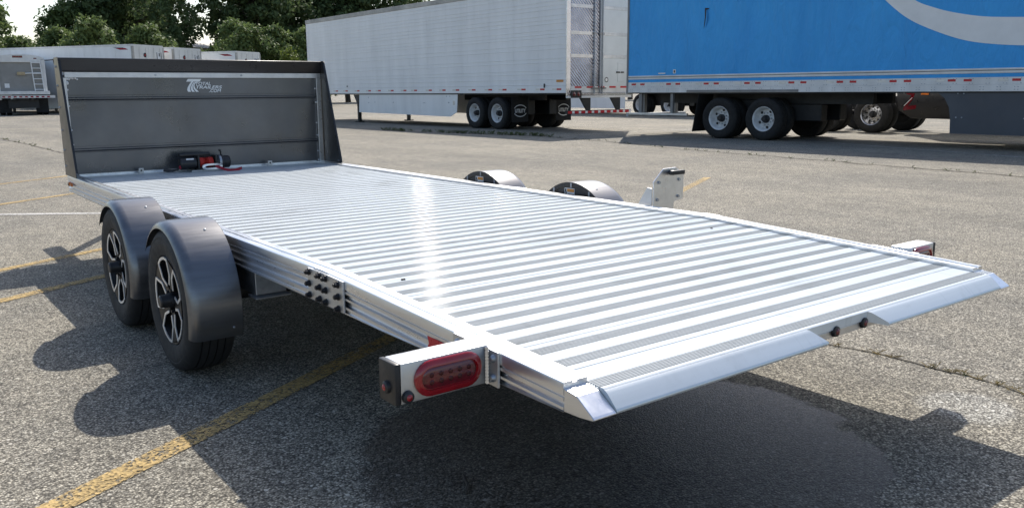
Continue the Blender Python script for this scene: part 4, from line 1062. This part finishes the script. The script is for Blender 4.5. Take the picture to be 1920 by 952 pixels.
for w0 in (0.06, WRF-0.72):
    bm = bmn(); a = [(2.62, w0, 1.02), (2.62, w0+0.66, 1.02), (2.60, w0+0.66, 0.24), (2.60, w0, 0.24)]
    v = [bm.verts.new(F2.T(*p)) for p in a]+[bm.verts.new(F2.T(p[0]+0.012, p[1], p[2])) for p in a]
    for f in ((0, 1, 2, 3), (7, 6, 5, 4), (0, 4, 5, 1), (1, 5, 6, 2), (2, 6, 7, 3), (3, 7, 4, 0)): bm.faces.new([v[i] for i in f])
    mf = obj('mud_flap', bm, M['rubber_old'], RF)
    t_ = lettering('UTILITY', 0.16, 0, 0.004, M['swoosh'], mf, 0.42, 0.002); p = F2.T(2.592, w0+0.12, 0.53); t_.location = p; t_.rotation_euler = (PI/2, 0, F2.rzN)
    bm = bmn(); n = 28; rg = []
    for i in range(n):
        a_ = 2*PI*i/n; c_, s_ = math.cos(a_), math.sin(a_)
        rg.append([bm.verts.new(F2.T(2.594, w0+0.33+c_*rx, 0.585+s_*rz)) for rx, rz in ((0.27, 0.19), (0.25, 0.165))])
    for i in range(n):
        if abs(math.sin(2*PI*(i+.5)/n)) > 0.42: bm.faces.new((rg[i][0], rg[i][1], rg[(i+1) % n][1], rg[(i+1) % n][0]))
    obj('emblem', bm, M['swoosh'], mf)
# rear frame and doors (face at s = 0)
F2.ob('rear_frame', [(-0.03, 0.0, -0.02, 0.13, 1.13, ZT), (-0.03, 0.0, WRF-0.13, WRF+0.02, 1.13, ZT), (-0.03, 0.0, 0.1305, WRF-0.1305, 4.05, ZT)], M['stainless'], RF, 0.004)
F2.ob('rear_sill', [(-0.05, 0.0, -0.02, WRF+0.02, 1.045, 1.129)], M['stainless'], RF, 0.004)
F2.ob('bumper_bar', [(-0.06, 0.018, 0.0, WRF, 0.985, 1.044)], M['rail_white'], RF)
d1 = F2.ob('rear_door', [(-0.022, 0.018, 0.135, 1.29, 1.32, 4.045)], M['diamond'], RF)
d2 = F2.ob('rear_door', [(-0.022, 0.018, 1.30, WRF-0.135, 1.32, 4.045)], M['door_white'], RF)
F2.ob('kick_plate', [(-0.026, 0.018, 0.135, 1.29, 1.135, 1.318)], M['rail_white'], d1); F2.ob('kick_plate', [(-0.026, 0.018, 1.30, WRF-0.135, 1.135, 1.318)], M['rail_white'], d2)
for dd, w0, w1 in ((d1, 0.14, 1.0), (d2, 1.42, 2.44)):
    for z in (2.12, 2.76, 3.5): F2.ob('hinge_strap', [(-0.030, -0.0225, w0, w1, z, z+0.10)], M['alu_dull'], dd, 0.003)
for dd, ww in ((d1, 1.04), (d2, 1.36), (d1, 1.27)):
    bm = bmn(); cyl(bm, F2.T(-0.06, ww, 1.10), F2.T(-0.06, ww, 4.1), 0.022, 10); lr_ = obj('lock_rod', bm, M['galv'], dd, 40)
    F2.ob('handle', [(-0.085, -0.05, ww-0.12, ww+0.14, 1.24, 1.28), (-0.075, -0.03, ww-0.05, ww+0.05, 2.78, 2.84)], M['grey_post'], lr_)
F2.ob('chrome_strip', [(-0.03, -0.0225, 1.06, 1.22, 1.33, 4.0)], M['diamond'], d1)
ht = F2.ob('vent_hatch', [(-0.032, -0.0225, 2.02, 2.28, 1.44, 2.0)], M['door_white'], d2, 0.003)
F2.ob('latch', [(-0.05, -0.0322, 1.95, 2.10, 1.70, 1.74), (-0.05, -0.0322, 2.14, 2.26, 1.70, 1.74)], M['chassis'], ht)
bm = bmn(); lathe(bm, [(0.075, 0.002), (0.052, 0.002)], F2.T(-0.0235, 1.56, 1.50), -F2.D, 20, closed=False); obj('round_sticker', bm, M['chassis'], d2)
bm = bmn(); lathe(bm, [(0.05, 0.002), (0.0, 0.002)], F2.T(-0.0235, 1.56, 1.50), -F2.D, 20, closed=False); obj('round_sticker', bm, M['label_white'], d2)
for k in range(5):
    w0 = 0.30+k*0.46
    F2.ob('reflector', [(-0.0315, -0.0265, w0, w0+0.26, 1.265, 1.315)], M['red'], RF)
tl_ = F2.ob('lamp_cluster', [(-0.075, -0.061, 0.12, 0.52, 0.99, 1.20)], M['chassis'], RF)
for k in range(2):
    bm = bmn(); lathe(bm, [(0, 0.012), (0.05, 0.008), (0.06, 0)], F2.T(-0.0755, 0.24+k*0.17, 1.095), -F2.D, 14, closed=False); obj('lens', bm, M['red_dark'], tl_, 40)
ug = F2.ob('underride_guard', [(-0.05, 0.05, 0.0, WRF, 0.53, 0.63)], M['chassis'], RF)
for k in range(10): F2.ob('tape', [(-0.054, -0.0505, 0.02+k*0.257, 0.02+k*0.257+0.16, 0.545, 0.615)], M['red'], ug); F2.ob('tape', [(-0.054, -0.0505, 0.181+k*0.257, 0.276+k*0.257, 0.545, 0.615)], M['label_white'], ug)
for w0 in (0.50, 1.72):
    bm = bmn(); prism(bm, [(w0, 1.04), (w0+0.45, 1.04), (w0+0.45, 0.63), (w0+0.30, 0.63)], lambda a, b: F2.T(0.0, a, b), lambda a, b: F2.T(0.05, a, b)); obj('guard_upright', bm, M['chassis'], ug)

# ------------------------------------------------------------------ plain vans
def van(A, ph, away, length, label, marks=True, axles=(2.6, 3.85), skirt=True, npan=13, zr=1.08, zt=4.1):
    f = Frame(A, ph, away); wd = 2.59
    t = thing('van_trailer', label, 'semi trailer', (A[0], A[1], 0))
    f.ob('box_body', [(0.0, length, 0.012, wd-0.012, zr, zt-0.03)], M['van_grimy'], t)
    pw = (length-0.2)/npan
    bm = bmn(); f.bx(bm, 0.012, pw-0.012, 0.0, 0.0118, zr+0.2, zt-0.12); p0 = obj('panel', bm, M['van_white'], t)
    for k in range(npan): 
        o = p0 if k == 0 else dup(p0, t)
        o.location = f.T(0.1+k*pw, 0, 0)
    f.ob('side_rail', [(0.0, length, -0.01, 0.0115, zr-0.02, zr+0.19)], M['rail_white'], t)
    f.ob('roof_rail', [(-0.02, length, -0.015, 0.05, zt-0.11, zt)], M['rail_white'], t)
    f.ob('corner_post', [(-0.03, 0.09, -0.012, 0.10, zr-0.1, zt-0.112)], M['roof_edge'], t); f.ob('corner_post', [(-0.03, 0.05, wd-0.10, wd+0.012, zr-0.1, zt-0.112)], M['roof_edge'], t)
    for w0, w1 in ((0.105, 1.29), (1.30, wd-0.105)):
        d = f.ob('rear_door', [(-0.025, -0.002, w0, w1, zr+0.05, zt-0.13)], M['van_grimy'], t)
        for q in (0.35, 0.8):
            bm = bmn(); ww = w0+(w1-w0)*q; cyl(bm, f.T(-0.05, ww, zr), f.T(-0.05, ww, zt-0.15), 0.014, 8); obj('lock_rod', bm, M['van_grimy'], d, 40)
    f.ob('header', [(-0.03, 0.0, 0.101, wd-0.101, zt-0.129, zt-0.005)], M['van_grimy'], t)
    f.ob('bumper', [(-0.06, 0.1, 0.0, wd, zr-0.12, zr-0.021)], M['grey_post'], t)
    if marks:
        bm = bmn(); lathe(bm, [(0.14, 0.003), (0.0, 0.003)], f.T(-0.027, 0.98, zt-0.62), -f.D, 18, closed=False); lg = obj('round_logo', bm, M['chassis'], t)
        f.ob('print', [(-0.034, -0.031, 0.90, 1.06, zt-0.64, zt-0.60), (-0.034, -0.031, 0.96, 1.0, zt-0.69, zt-0.55)], M['red'], lg)
        f.ob('number_decal', [(-0.030, -0.0255, 0.80+0.06*i, 0.84+0.06*i, zt-0.95, zt-0.88) for i in range(6)], M['grey_post'], t)
        pl_ = f.ob('placard_holder', [(-0.034, -0.0255, 1.95, 2.35, zt-0.98, zt-0.42)], M['label_white'], t); f.ob('placard_rim', [(-0.038, -0.0342, 1.95, 2.0, zt-0.98, zt-0.42), (-0.038, -0.0342, 2.3, 2.35, zt-0.98, zt-0.42), (-0.038, -0.0342, 2.12, 2.2, zt-0.66, zt-0.46)], M['chassis'], pl_)
        bm = bmn(); prism(bm, [(0.30, zt-0.32), (0.95, zt-0.32), (1.35, zt-0.20), (0.55, zt-0.22)], lambda s, z: f.T(s, -0.003, z), lambda s, z: f.T(s, -0.001, z)); mk = obj('side_logo', bm, M['strap'], t)
        bm = bmn(); prism(bm, [(0.62, zt-0.225), (1.35, zt-0.20), (1.52, zt-0.175), (0.70, zt-0.19)], lambda s, z: f.T(s, -0.0032, z), lambda s, z: f.T(s, -0.001, z)); obj('side_logo_tail', bm, M['chassis'], mk)
    f.ob('floor', [(0.02, length, 0.03, wd-0.03, zr-0.06, zr-0.0205)], M['chassis'], t)
    f.ob('suspension', [(axles[0]-0.7, axles[1]+0.7, 0.7, 1.0, 0.45, zr-0.061), (axles[0]-0.7, axles[1]+0.7, 1.6, 1.9, 0.45, zr-0.061)], M['chassis'], t)
    f.axles(t, axles, wd, BW_white, rb)
    f.ob('landing_leg', [(length-3.6, length-3.45, 0.5, 0.62, 0, zr-0.061), (length-3.6, length-3.45, 1.97, 2.09, 0, zr-0.061)], M['chassis'], t)
    if skirt: f.ob('skirt', [(axles[1]+1.0, length-3.8, 0.03, 0.045, 0.30, zr-0.021)], M['van_white'], t)
    return t
hd = Vector((0.607, 0.795, 0)); rr_ = Vector((0.795, -0.607, 0)); CP = Vector((-2.2863, -1.3182, 0))
vd = Vector((-0.536, 0.844, 0)); vp = rr_*0.346+hd*0.938; vph = math.atan2(vd.y, vd.x)
T1 = CP+hd*52.3+rr_*(270-960)/1589*52.3
T2 = T1+vp*3.2-vd*0.2; T3 = T1+vp*7.46-vd*1.73
van(T1, vph, 1, 16.1, 'long white van trailer at far left, nearest of the row behind the headboard')
van(T2, vph, 1, 16.1, 'white van trailer, middle of the row behind the headboard', zt=4.05)
van(T3, vph, 1, 16.1, 'white van trailer, rightmost of the row behind the headboard', zt=3.95)
van((27.3, 23.4), 1.57, 1, 16.1, 'white trailer seen under and between the blue and the ridged trailers', False, (2.2, 4.0))

# ------------------------------------------------------------------ hopper trailer far left
F3 = Frame((0, 0), 0, 1)
HA = CP+hd*49.0+rr_*(14-960)/1589*49.0
hD = -rr_*0.5+hd*0.866
f = Frame((HA.x, HA.y), math.atan2(hD.y, hD.x), 1)
f.N = rr_*0.866+hd*0.5; f.rzN = math.atan2(f.N.y, f.N.x)
HT = thing('hopper_trailer', 'grey hopper trailer with arched tarp roof and white ladder at far left', 'hopper trailer', (HA.x, HA.y, 0))
HL, HWd = 12.5, 2.55; hz0, hz1 = 1.28, 3.15
f.ob('hopper_body', [(0.1, HL, 0.03, HWd-0.03, hz0+0.06, hz1)], M['hopper_side'], HT)
for k in range(9): f.ob('side_ridge', [(0.12, HL-0.02, 0.012, 0.0295, hz0+0.16+k*0.2, hz0+0.185+k*0.2)], M['hopper_grey'], HT)
# sheet end with recess
f.ob('end_sheet', [(0.07, 0.099, 0.2, HWd-0.2, hz0+0.1, hz1-0.02)], M['hopper_grey'], HT)
f.ob('end_post', [(-0.02, 0.0985, 0.0, 0.2, hz0-0.4, hz1), (-0.02, 0.0985, HWd-0.2, HWd, hz0, hz1), (-0.02, 0.0985, 0.201, HWd-0.201, hz1-0.16, hz1+0.02)], M['rail_white'], HT, 0.01)
f.ob('end_shelf', [(-0.25, 0.0695, 0.05, HWd+0.1, hz0-0.1, hz0+0.09)], M['rail_white'], HT, 0.01)
bm = bmn(); n = 14; pts = [(HWd/2-(HWd/2)*math.cos(PI*i/n), hz1+0.021+0.26*math.sin(PI*i/n)) for i in range(n+1)]
prism(bm, pts, lambda a, b: f.T(-0.02, a, b), lambda a, b: f.T(0.12, a, b)); hp_ = obj('end_cap', bm, M['rail_white'], HT)
f.ob('lamp', [(-0.03, -0.0205, 0.95, 1.45, hz1+0.09, hz1+0.21)], M['red_dark'], hp_); f.ob('lamp', [(-0.03, -0.0205, 2.0, 2.15, hz1+0.03, hz1+0.09)], M['red_dark'], hp_)
bm = bmn(); prism(bm, pts, lambda a, b: f.T(0.121, a, b), lambda a, b: f.T(HL, a, b)); obj('tarp', bm, M['van_white'], HT, 30)
bm = bmn()
for k, s in enumerate((0.5, 3.0, 5.5)): prism(bm, [(s, hz1), (s+0.4, hz1), (s+0.25, hz1-0.5), (s+0.1, hz1-0.6)], lambda a, b: f.T(a, -0.02, b), lambda a, b: f.T(a, 0.011, b))
obj('tarp_flap', bm, M['tarp'], HT)
bm = bmn(); cyl(bm, f.T(-0.05, HWd, hz1-0.05), f.T(-0.05, HWd+0.5, hz1+0.0), 0.03, 8); prism(bm, [(HWd+0.42, hz1+0.04), (HWd+0.72, hz1+0.06), (HWd+0.7, hz1-0.3), (HWd+0.45, hz1-0.22)], lambda a, b: f.T(-0.06, a, b), lambda a, b: f.T(0.02, a, b)); obj('tarp_crank', bm, M['tarp'], HT)
ld = bpy.data.objects.new('ladder', None); COL.objects.link(ld); ld.parent = HT
for ww in (1.92, 2.38):
    bm = bmn(); tube(bm, [f.T(-0.12, ww, hz0+0.1), f.T(-0.12, ww-0.08, hz1-0.05)], 0.03, 6); obj('upright', bm, M['label_white'], ld)
for k in range(6):
    z = hz0+0.18+k*0.30; off = -0.08*(z-hz0-0.1)/1.75
    bm = bmn(); cyl(bm, f.T(-0.12, 1.92+off, z), f.T(-0.12, 2.38+off, z), 0.024, 6); obj('rung', bm, M['label_white'], ld)
f.ob('crank_board', [(-0.10, 0.069, 1.10, 1.5, hz0+1.0, hz0+1.17)], M['wood'], HT); bm = bmn(); cyl(bm, f.T(-0.08, 1.5, hz0+1.09), f.T(-0.08, 2.3, hz0+1.12), 0.03, 8); obj('crank_bar', bm, M['label_white'], HT)
f.ob('notice', [(0.062, 0.0695, 0.42, 0.66, hz0+0.28, hz0+0.52)], M['label_white'], HT)
f.ob('bumper_beam', [(-0.3, -0.2, 0.2, HWd+0.35, hz0-0.30, hz0-0.16)], M['rail_white'], HT)
for k in range(9): f.ob('tape', [(-0.306, -0.301, 0.24+k*0.28, 0.38+k*0.28, hz0-0.27, hz0-0.19)], M['strap'], HT)
for k in range(6): f.ob('reflector', [(0.4+k*0.9, 0.75+k*0.9, 0.008, 0.0118, hz0+0.07, hz0+0.14)], M['red'], HT)
f.ob('chassis_rail', [(-0.1, HL, 0.75, 0.9, 0.85, hz0+0.059), (-0.1, HL, 1.65, 1.8, 0.85, hz0+0.059), (0.2, 3.0, 0.5, 2.05, 0.4, 0.9)], M['chassis'], HT)
f.ob('side_rail', [(0.1, HL, 0.0, 0.029, hz0-0.12, hz0+0.059)], M['rail_white'], HT)
f.axles(HT, (1.3, 2.55), HWd, BW_alu, rb)
f.ob('mud_flap', [(0.4, 0.42, 0.02, 0.65, 0.15, 1.0)], M['rubber_old'], HT); f.ob('mud_flap', [(0.4, 0.42, HWd-0.65, HWd-0.02, 0.15, 1.0)], M['rubber_old'], HT)

# ------------------------------------------------------------------ black tractor behind the blue trailer
f4 = Frame((19.55, 12.6), -1.50, 1)
TK = thing('tractor_truck', 'black tractor truck with red graphic seen under the blue trailer', 'truck', (19.55, 12.6, 0))
f4.ob('frame_rail', [(0.0, 7.0, 0.78, 0.92, 0.72, 0.98), (0.0, 7.0, 1.58, 1.72, 0.72, 0.98)], M['chassis'], TK)
for s in (0.0, 1.3):
    for w_, rz, pr in ((0.165, f4.rzN, BW_alu), (0.5, f4.rzN, BW_in), (2.33, f4.rzN+PI, BW_alu), (2.0, f4.rzN+PI, BW_in)): put_wheel(pr, TK, f4.T(s, w_, 0.502), rz, rb.uniform(0, 6))
    bm = bmn(); cyl(bm, f4.T(s, 0.5, 0.502), f4.T(s, 2.0, 0.502), 0.08, 12); obj('axle', bm, M['chassis'], TK, 40)
for w_, rz in ((0.165, f4.rzN), (2.33, f4.rzN+PI)): put_wheel(BW_alu, TK, f4.T(6.4, w_, 0.502), rz)
bm = bmn(); prism(bm, [(1.95, 1.25), (2.05, 0.62), (2.4, 0.42), (5.5, 0.40), (5.7, 1.25)], lambda s, z: f4.T(s, 0.0, z), lambda s, z: f4.T(s, 0.5, z)); bev(bm, 0.02, 2); fa = obj('side_fairing', bm, M['black_paint'], TK, 40)
f4.ob('amber_lamp', [(2.62, 2.82, -0.03, -0.0005, 1.02, 1.10)], M['amber'], fa, 0.008)
gpts = [(2.20, 1.08), (2.34, 1.14), (2.46, 1.06), (2.42, 0.92), (2.30, 0.74), (2.52, 0.76), (2.50, 0.66), (2.18, 0.62), (2.20, 0.72), (2.34, 0.92), (2.36, 1.02), (2.28, 1.02)]
bm = bmn(); prism(bm, gpts, lambda s, z: f4.T(s, -0.004, z), lambda s, z: f4.T(s, -0.0005, z)); g_ = obj('red_graphic', bm, M['red_dark'], fa)
bm = bmn(); tube(bm, [f4.T(2.17, -0.004, 1.06), f4.T(2.30, -0.004, 1.17), f4.T(2.48, -0.004, 1.18)], 0.010, 5); tube(bm, [f4.T(2.2, -0.004, 0.74), f4.T(2.40, -0.004, 0.95)], 0.008, 5); obj('white_outline', bm, M['swoosh'], fa)
bm = bmn(); prism(bm, [(2.1, 1.26), (2.1, 3.6), (2.6, 3.9), (4.8, 3.9), (5.5, 2.4), (7.3, 2.0), (7.5, 1.26)], lambda s, z: f4.T(s, 0.05, z), lambda s, z: f4.T(s, 2.45, z)); bev(bm, 0.06, 3); cb_ = obj('cab', bm, M['black_paint'], TK, 40)
f4.ob('side_window', [(4.2, 4.9, 0.035, 0.049, 2.2, 2.9)], M['glass_dk'], cb_)
f4.ob('bumper', [(7.3, 7.55, 0.02, 2.47, 0.35, 0.8)], M['chrome_old'], TK, 0.03)

# ================================================================== TREES
def tree_proto(seed, h, rad, nclump, nleaf, lsize, lm, low=0.25):
    rnd = random.Random(seed)
    bt = bmn(); path = []; x = y = 0
    for i in range(7):
        path.append((x, y, h*0.8*i/6)); x += rnd.gauss(0, 0.12); y += rnd.gauss(0, 0.12)
    r0 = h*0.017
    tube(bt, path, [r0*(1.25 if i == 0 else 1)*(1-0.13*i) for i in range(7)], 8)
    centres = []
    for k in range(nclump):
        u = rnd.random()**0.5; a = rnd.uniform(0, 2*PI); zf = low+(1-low)*rnd.random()
        env = math.sin(PI*min(1, max(0.02, (zf-low*0.75)/(1.03-low*0.75)))**0.75)**0.65
        rr = rad*env*u*rnd.uniform(0.75, 1.12)
        centres.append((Vector((rr*math.cos(a), rr*math.sin(a), zf*h)), rnd.uniform(0.55, 1.25)))
    for c, s in rnd.sample(centres, min(16, len(centres))):
        i = max(1, min(5, int(c.z/h/0.8*6)-1)); p = Vector(path[i]); md = p.lerp(c, 0.5)+Vector((0, 0, -0.25))
        tube(bt, [p, md, c], [r0*0.36, r0*0.22, r0*0.07], 5)
    bl = bmn()
    for c, s in centres:
        cr = rad*0.24*s
        for k in range(nleaf):
            d = Vector((rnd.gauss(0, 1), rnd.gauss(0, 1), rnd.gauss(0, 0.75))).normalized()*cr*rnd.random()**0.4
            p = c+d; n = (d.normalized()*0.6+Vector((rnd.gauss(0, .6), rnd.gauss(0, .6), rnd.gauss(0.4, .6)))).normalized()
            u_ = n.orthogonal().normalized(); a = rnd.uniform(0, 2*PI); v_ = n.cross(u_)
            e1 = (u_*math.cos(a)+v_*math.sin(a)); e2 = n.cross(e1); L = lsize*rnd.uniform(0.6, 1.3)
            q = [bl.verts.new(p-e1*L), bl.verts.new(p+e2*L*0.5), bl.verts.new(p+e1*L), bl.verts.new(p-e2*L*0.5)]
            bl.faces.new(q)
    tk = obj('trunk', bt, M['bark'], None, 60); cw = obj('crown', bl, lm, None, recalc=False)
    return [tk, cw, False]
protos = {
    'a': tree_proto(1, 13, 4.2, 130, 95, 0.24, M['leaf']), 'b': tree_proto(2, 14.5, 3.9, 130, 95, 0.24, M['leaf'], 0.3),
    'c': tree_proto(3, 11, 3.8, 110, 95, 0.22, M['leaf_b'], 0.18), 'd': tree_proto(4, 15.5, 3.2, 95, 85, 0.22, M['leaf'], 0.42),
    'e': tree_proto(5, 6.5, 2.8, 75, 100, 0.18, M['leaf_b'], 0.10), 'f': tree_proto(6, 4.2, 1.7, 40, 75, 0.13, M['leaf_c'], 0.06)}
def place_tree(kind, px, dep, sc, rz, label, name='tree', cat='tree', group='trees behind the parked trailers'):
    p = CP+hd*dep+rr_*(px-960)/1589*dep
    t = thing(name, label, cat, (p.x, p.y, 0), rz, group)
    P = protos[kind]
    for i in (0, 1):
        o = P[i] if not P[2] else dup(P[i])
        o.parent = t; o.scale = (sc, sc, sc)
    P[2] = True
TL = [('a', -70, 84, 1.0, 0.3, 'broad dark tree just past the left picture edge'), ('c', -4, 82, 1.0, 1.1, 'leafy tree at the far left above the hopper trailer'),
      ('c', 62, 92, 0.62, 2.0, 'lower rounded tree left of the first sky gap'), ('c', 158, 88, 0.92, 2.4, 'rounded dark tree right of the first sky gap'),
      ('b', 222, 93, 1.10, 0.9, 'tall dark tree above the first van trailer'), ('a', 258, 90, 1.12, 4.0, 'broad dark tree above the rear of the first van trailer'),
      ('b', 285, 97, 1.05, 3.1, 'tall dark tree above the middle van trailer'), ('d', 338, 84, 0.88, 5.0, 'tall thin dark tree left of the narrow sky gap'),
      ('d', 460, 90, 1.05, 1.6, 'tall open tree right of the narrow sky gap'), ('b', 492, 88, 1.0, 2.2, 'dark tree above the rightmost van trailer'),
      ('a', 540, 92, 1.06, 5.6, 'dark broad tree left of the ridged trailer'), ('a', 600, 96, 1.04, 0.2, 'dark tree behind the front corner of the ridged trailer'),
      ('b', 660, 98, 1.10, 1.9, 'dark tree top showing above the ridged trailer roof, left one'), ('a', 735, 100, 1.22, 3.6, 'dark tree top showing above the ridged trailer roof, right one')]
for k in TL: place_tree(*k)
BL = [('e', 0, 74, 1.0, 0.5, 'green bush at the left edge behind the hopper trailer'), ('e', 60, 76, 0.9, 1.5, 'green bush above the hopper trailer roof'), ('e', 135, 74, 0.98, 2.5, 'pale green bush right of the hopper trailer'),
      ('e', 195, 72, 1.08, 0.9, 'pale green bush above the first van trailer'), ('e', 235, 78, 0.95, 3.3, 'darker bush above the first van trailer'), ('e', 300, 75, 1.02, 4.1, 'round bush above the rear doors of the first van trailer'),
      ('e', 332, 80, 0.95, 5.2, 'bush above the middle van trailer'), ('e', 458, 78, 1.1, 0.1, 'large bush right of the narrow sky gap'), ('e', 480, 74, 1.0, 1.2, 'bush above the rightmost van trailer'), ('e', 530, 76, 1.0, 2.9, 'dark bush right of the rightmost van trailer'),
      ('f', 556, 68, 1.0, 0.4, 'yellow green bush at the front of the ridged trailer'), ('e', 592, 78, 1.0, 5.9, 'bush hidden behind the ridged trailer front')]
for k in BL: place_tree(*k, name='bush', cat='bush', group='bushes behind the van trailers')
for i, (px, dep) in enumerate(((860, 105), (1010, 100), (1180, 104), (1330, 98), (1500, 102), (1680, 96), (1880, 100))):
    place_tree('abdabda'[i], px, dep, 1.0, i*1.3, ('dark tree behind the middle of the ridged trailer', 'dark tree behind the rear wheels of the ridged trailer', 'dark tree behind the gap between the two big trailers', 'dark tree behind the rear wheels of the blue trailer', 'tall thin tree behind the middle of the blue trailer', 'dark tree behind the swoosh of the blue trailer', 'broad tree behind the blue trailer at the right edge')[i], group='trees hidden behind the big trailers')
# utility pole
p = CP+hd*72+rr_*(7-960)/1589*72
bm = bmn(); cyl(bm, (0, 0, 0), (0, 0, 6.2), 0.13, 10, 0.10); up_ = thing('utility_pole', 'dark wooden pole at the left edge before the trees', 'pole', (p.x, p.y, 0)); obj('shaft', bm, M['bark'], up_, 40)
bm = bmn(); box(bm, -0.7, 0.7, -0.05, 0.05, 5.7, 5.82); obj('cross_arm', bm, M['bark'], up_)
# small building behind the row
p = CP+hd*92+rr_*(392-960)/1589*92; bd = thing('small_building', 'cream low building showing in the narrow gap between the trees', 'building', (p.x, p.y, 0), 0.6)
bm = bmn(); box(bm, -5, 5, -3, 3, 0, 5.6); obj('wall', bm, M['cream'], bd)
bm = bmn(); extr(bm, [(-3.3, 5.605), (3.3, 5.605), (0, 6.6)], -5.3, 5.3); obj('roof', bm, M['roof_edge'], bd)
for x in (-3, 0, 3):
    bm = bmn(); box(bm, x-0.6, x+0.6, -3.06, -3.002, 2.6, 3.8); wn_ = obj('window', bm, M['label_white'], bd); bm = bmn(); box(bm, x-0.5, x+0.5, -3.09, -3.062, 2.7, 3.7); obj('pane', bm, M['glass_dk'], wn_)
for o_ in (BW_white, BW_alu, BW_in):
    if o_.name not in _used: bpy.data.objects.remove(o_)
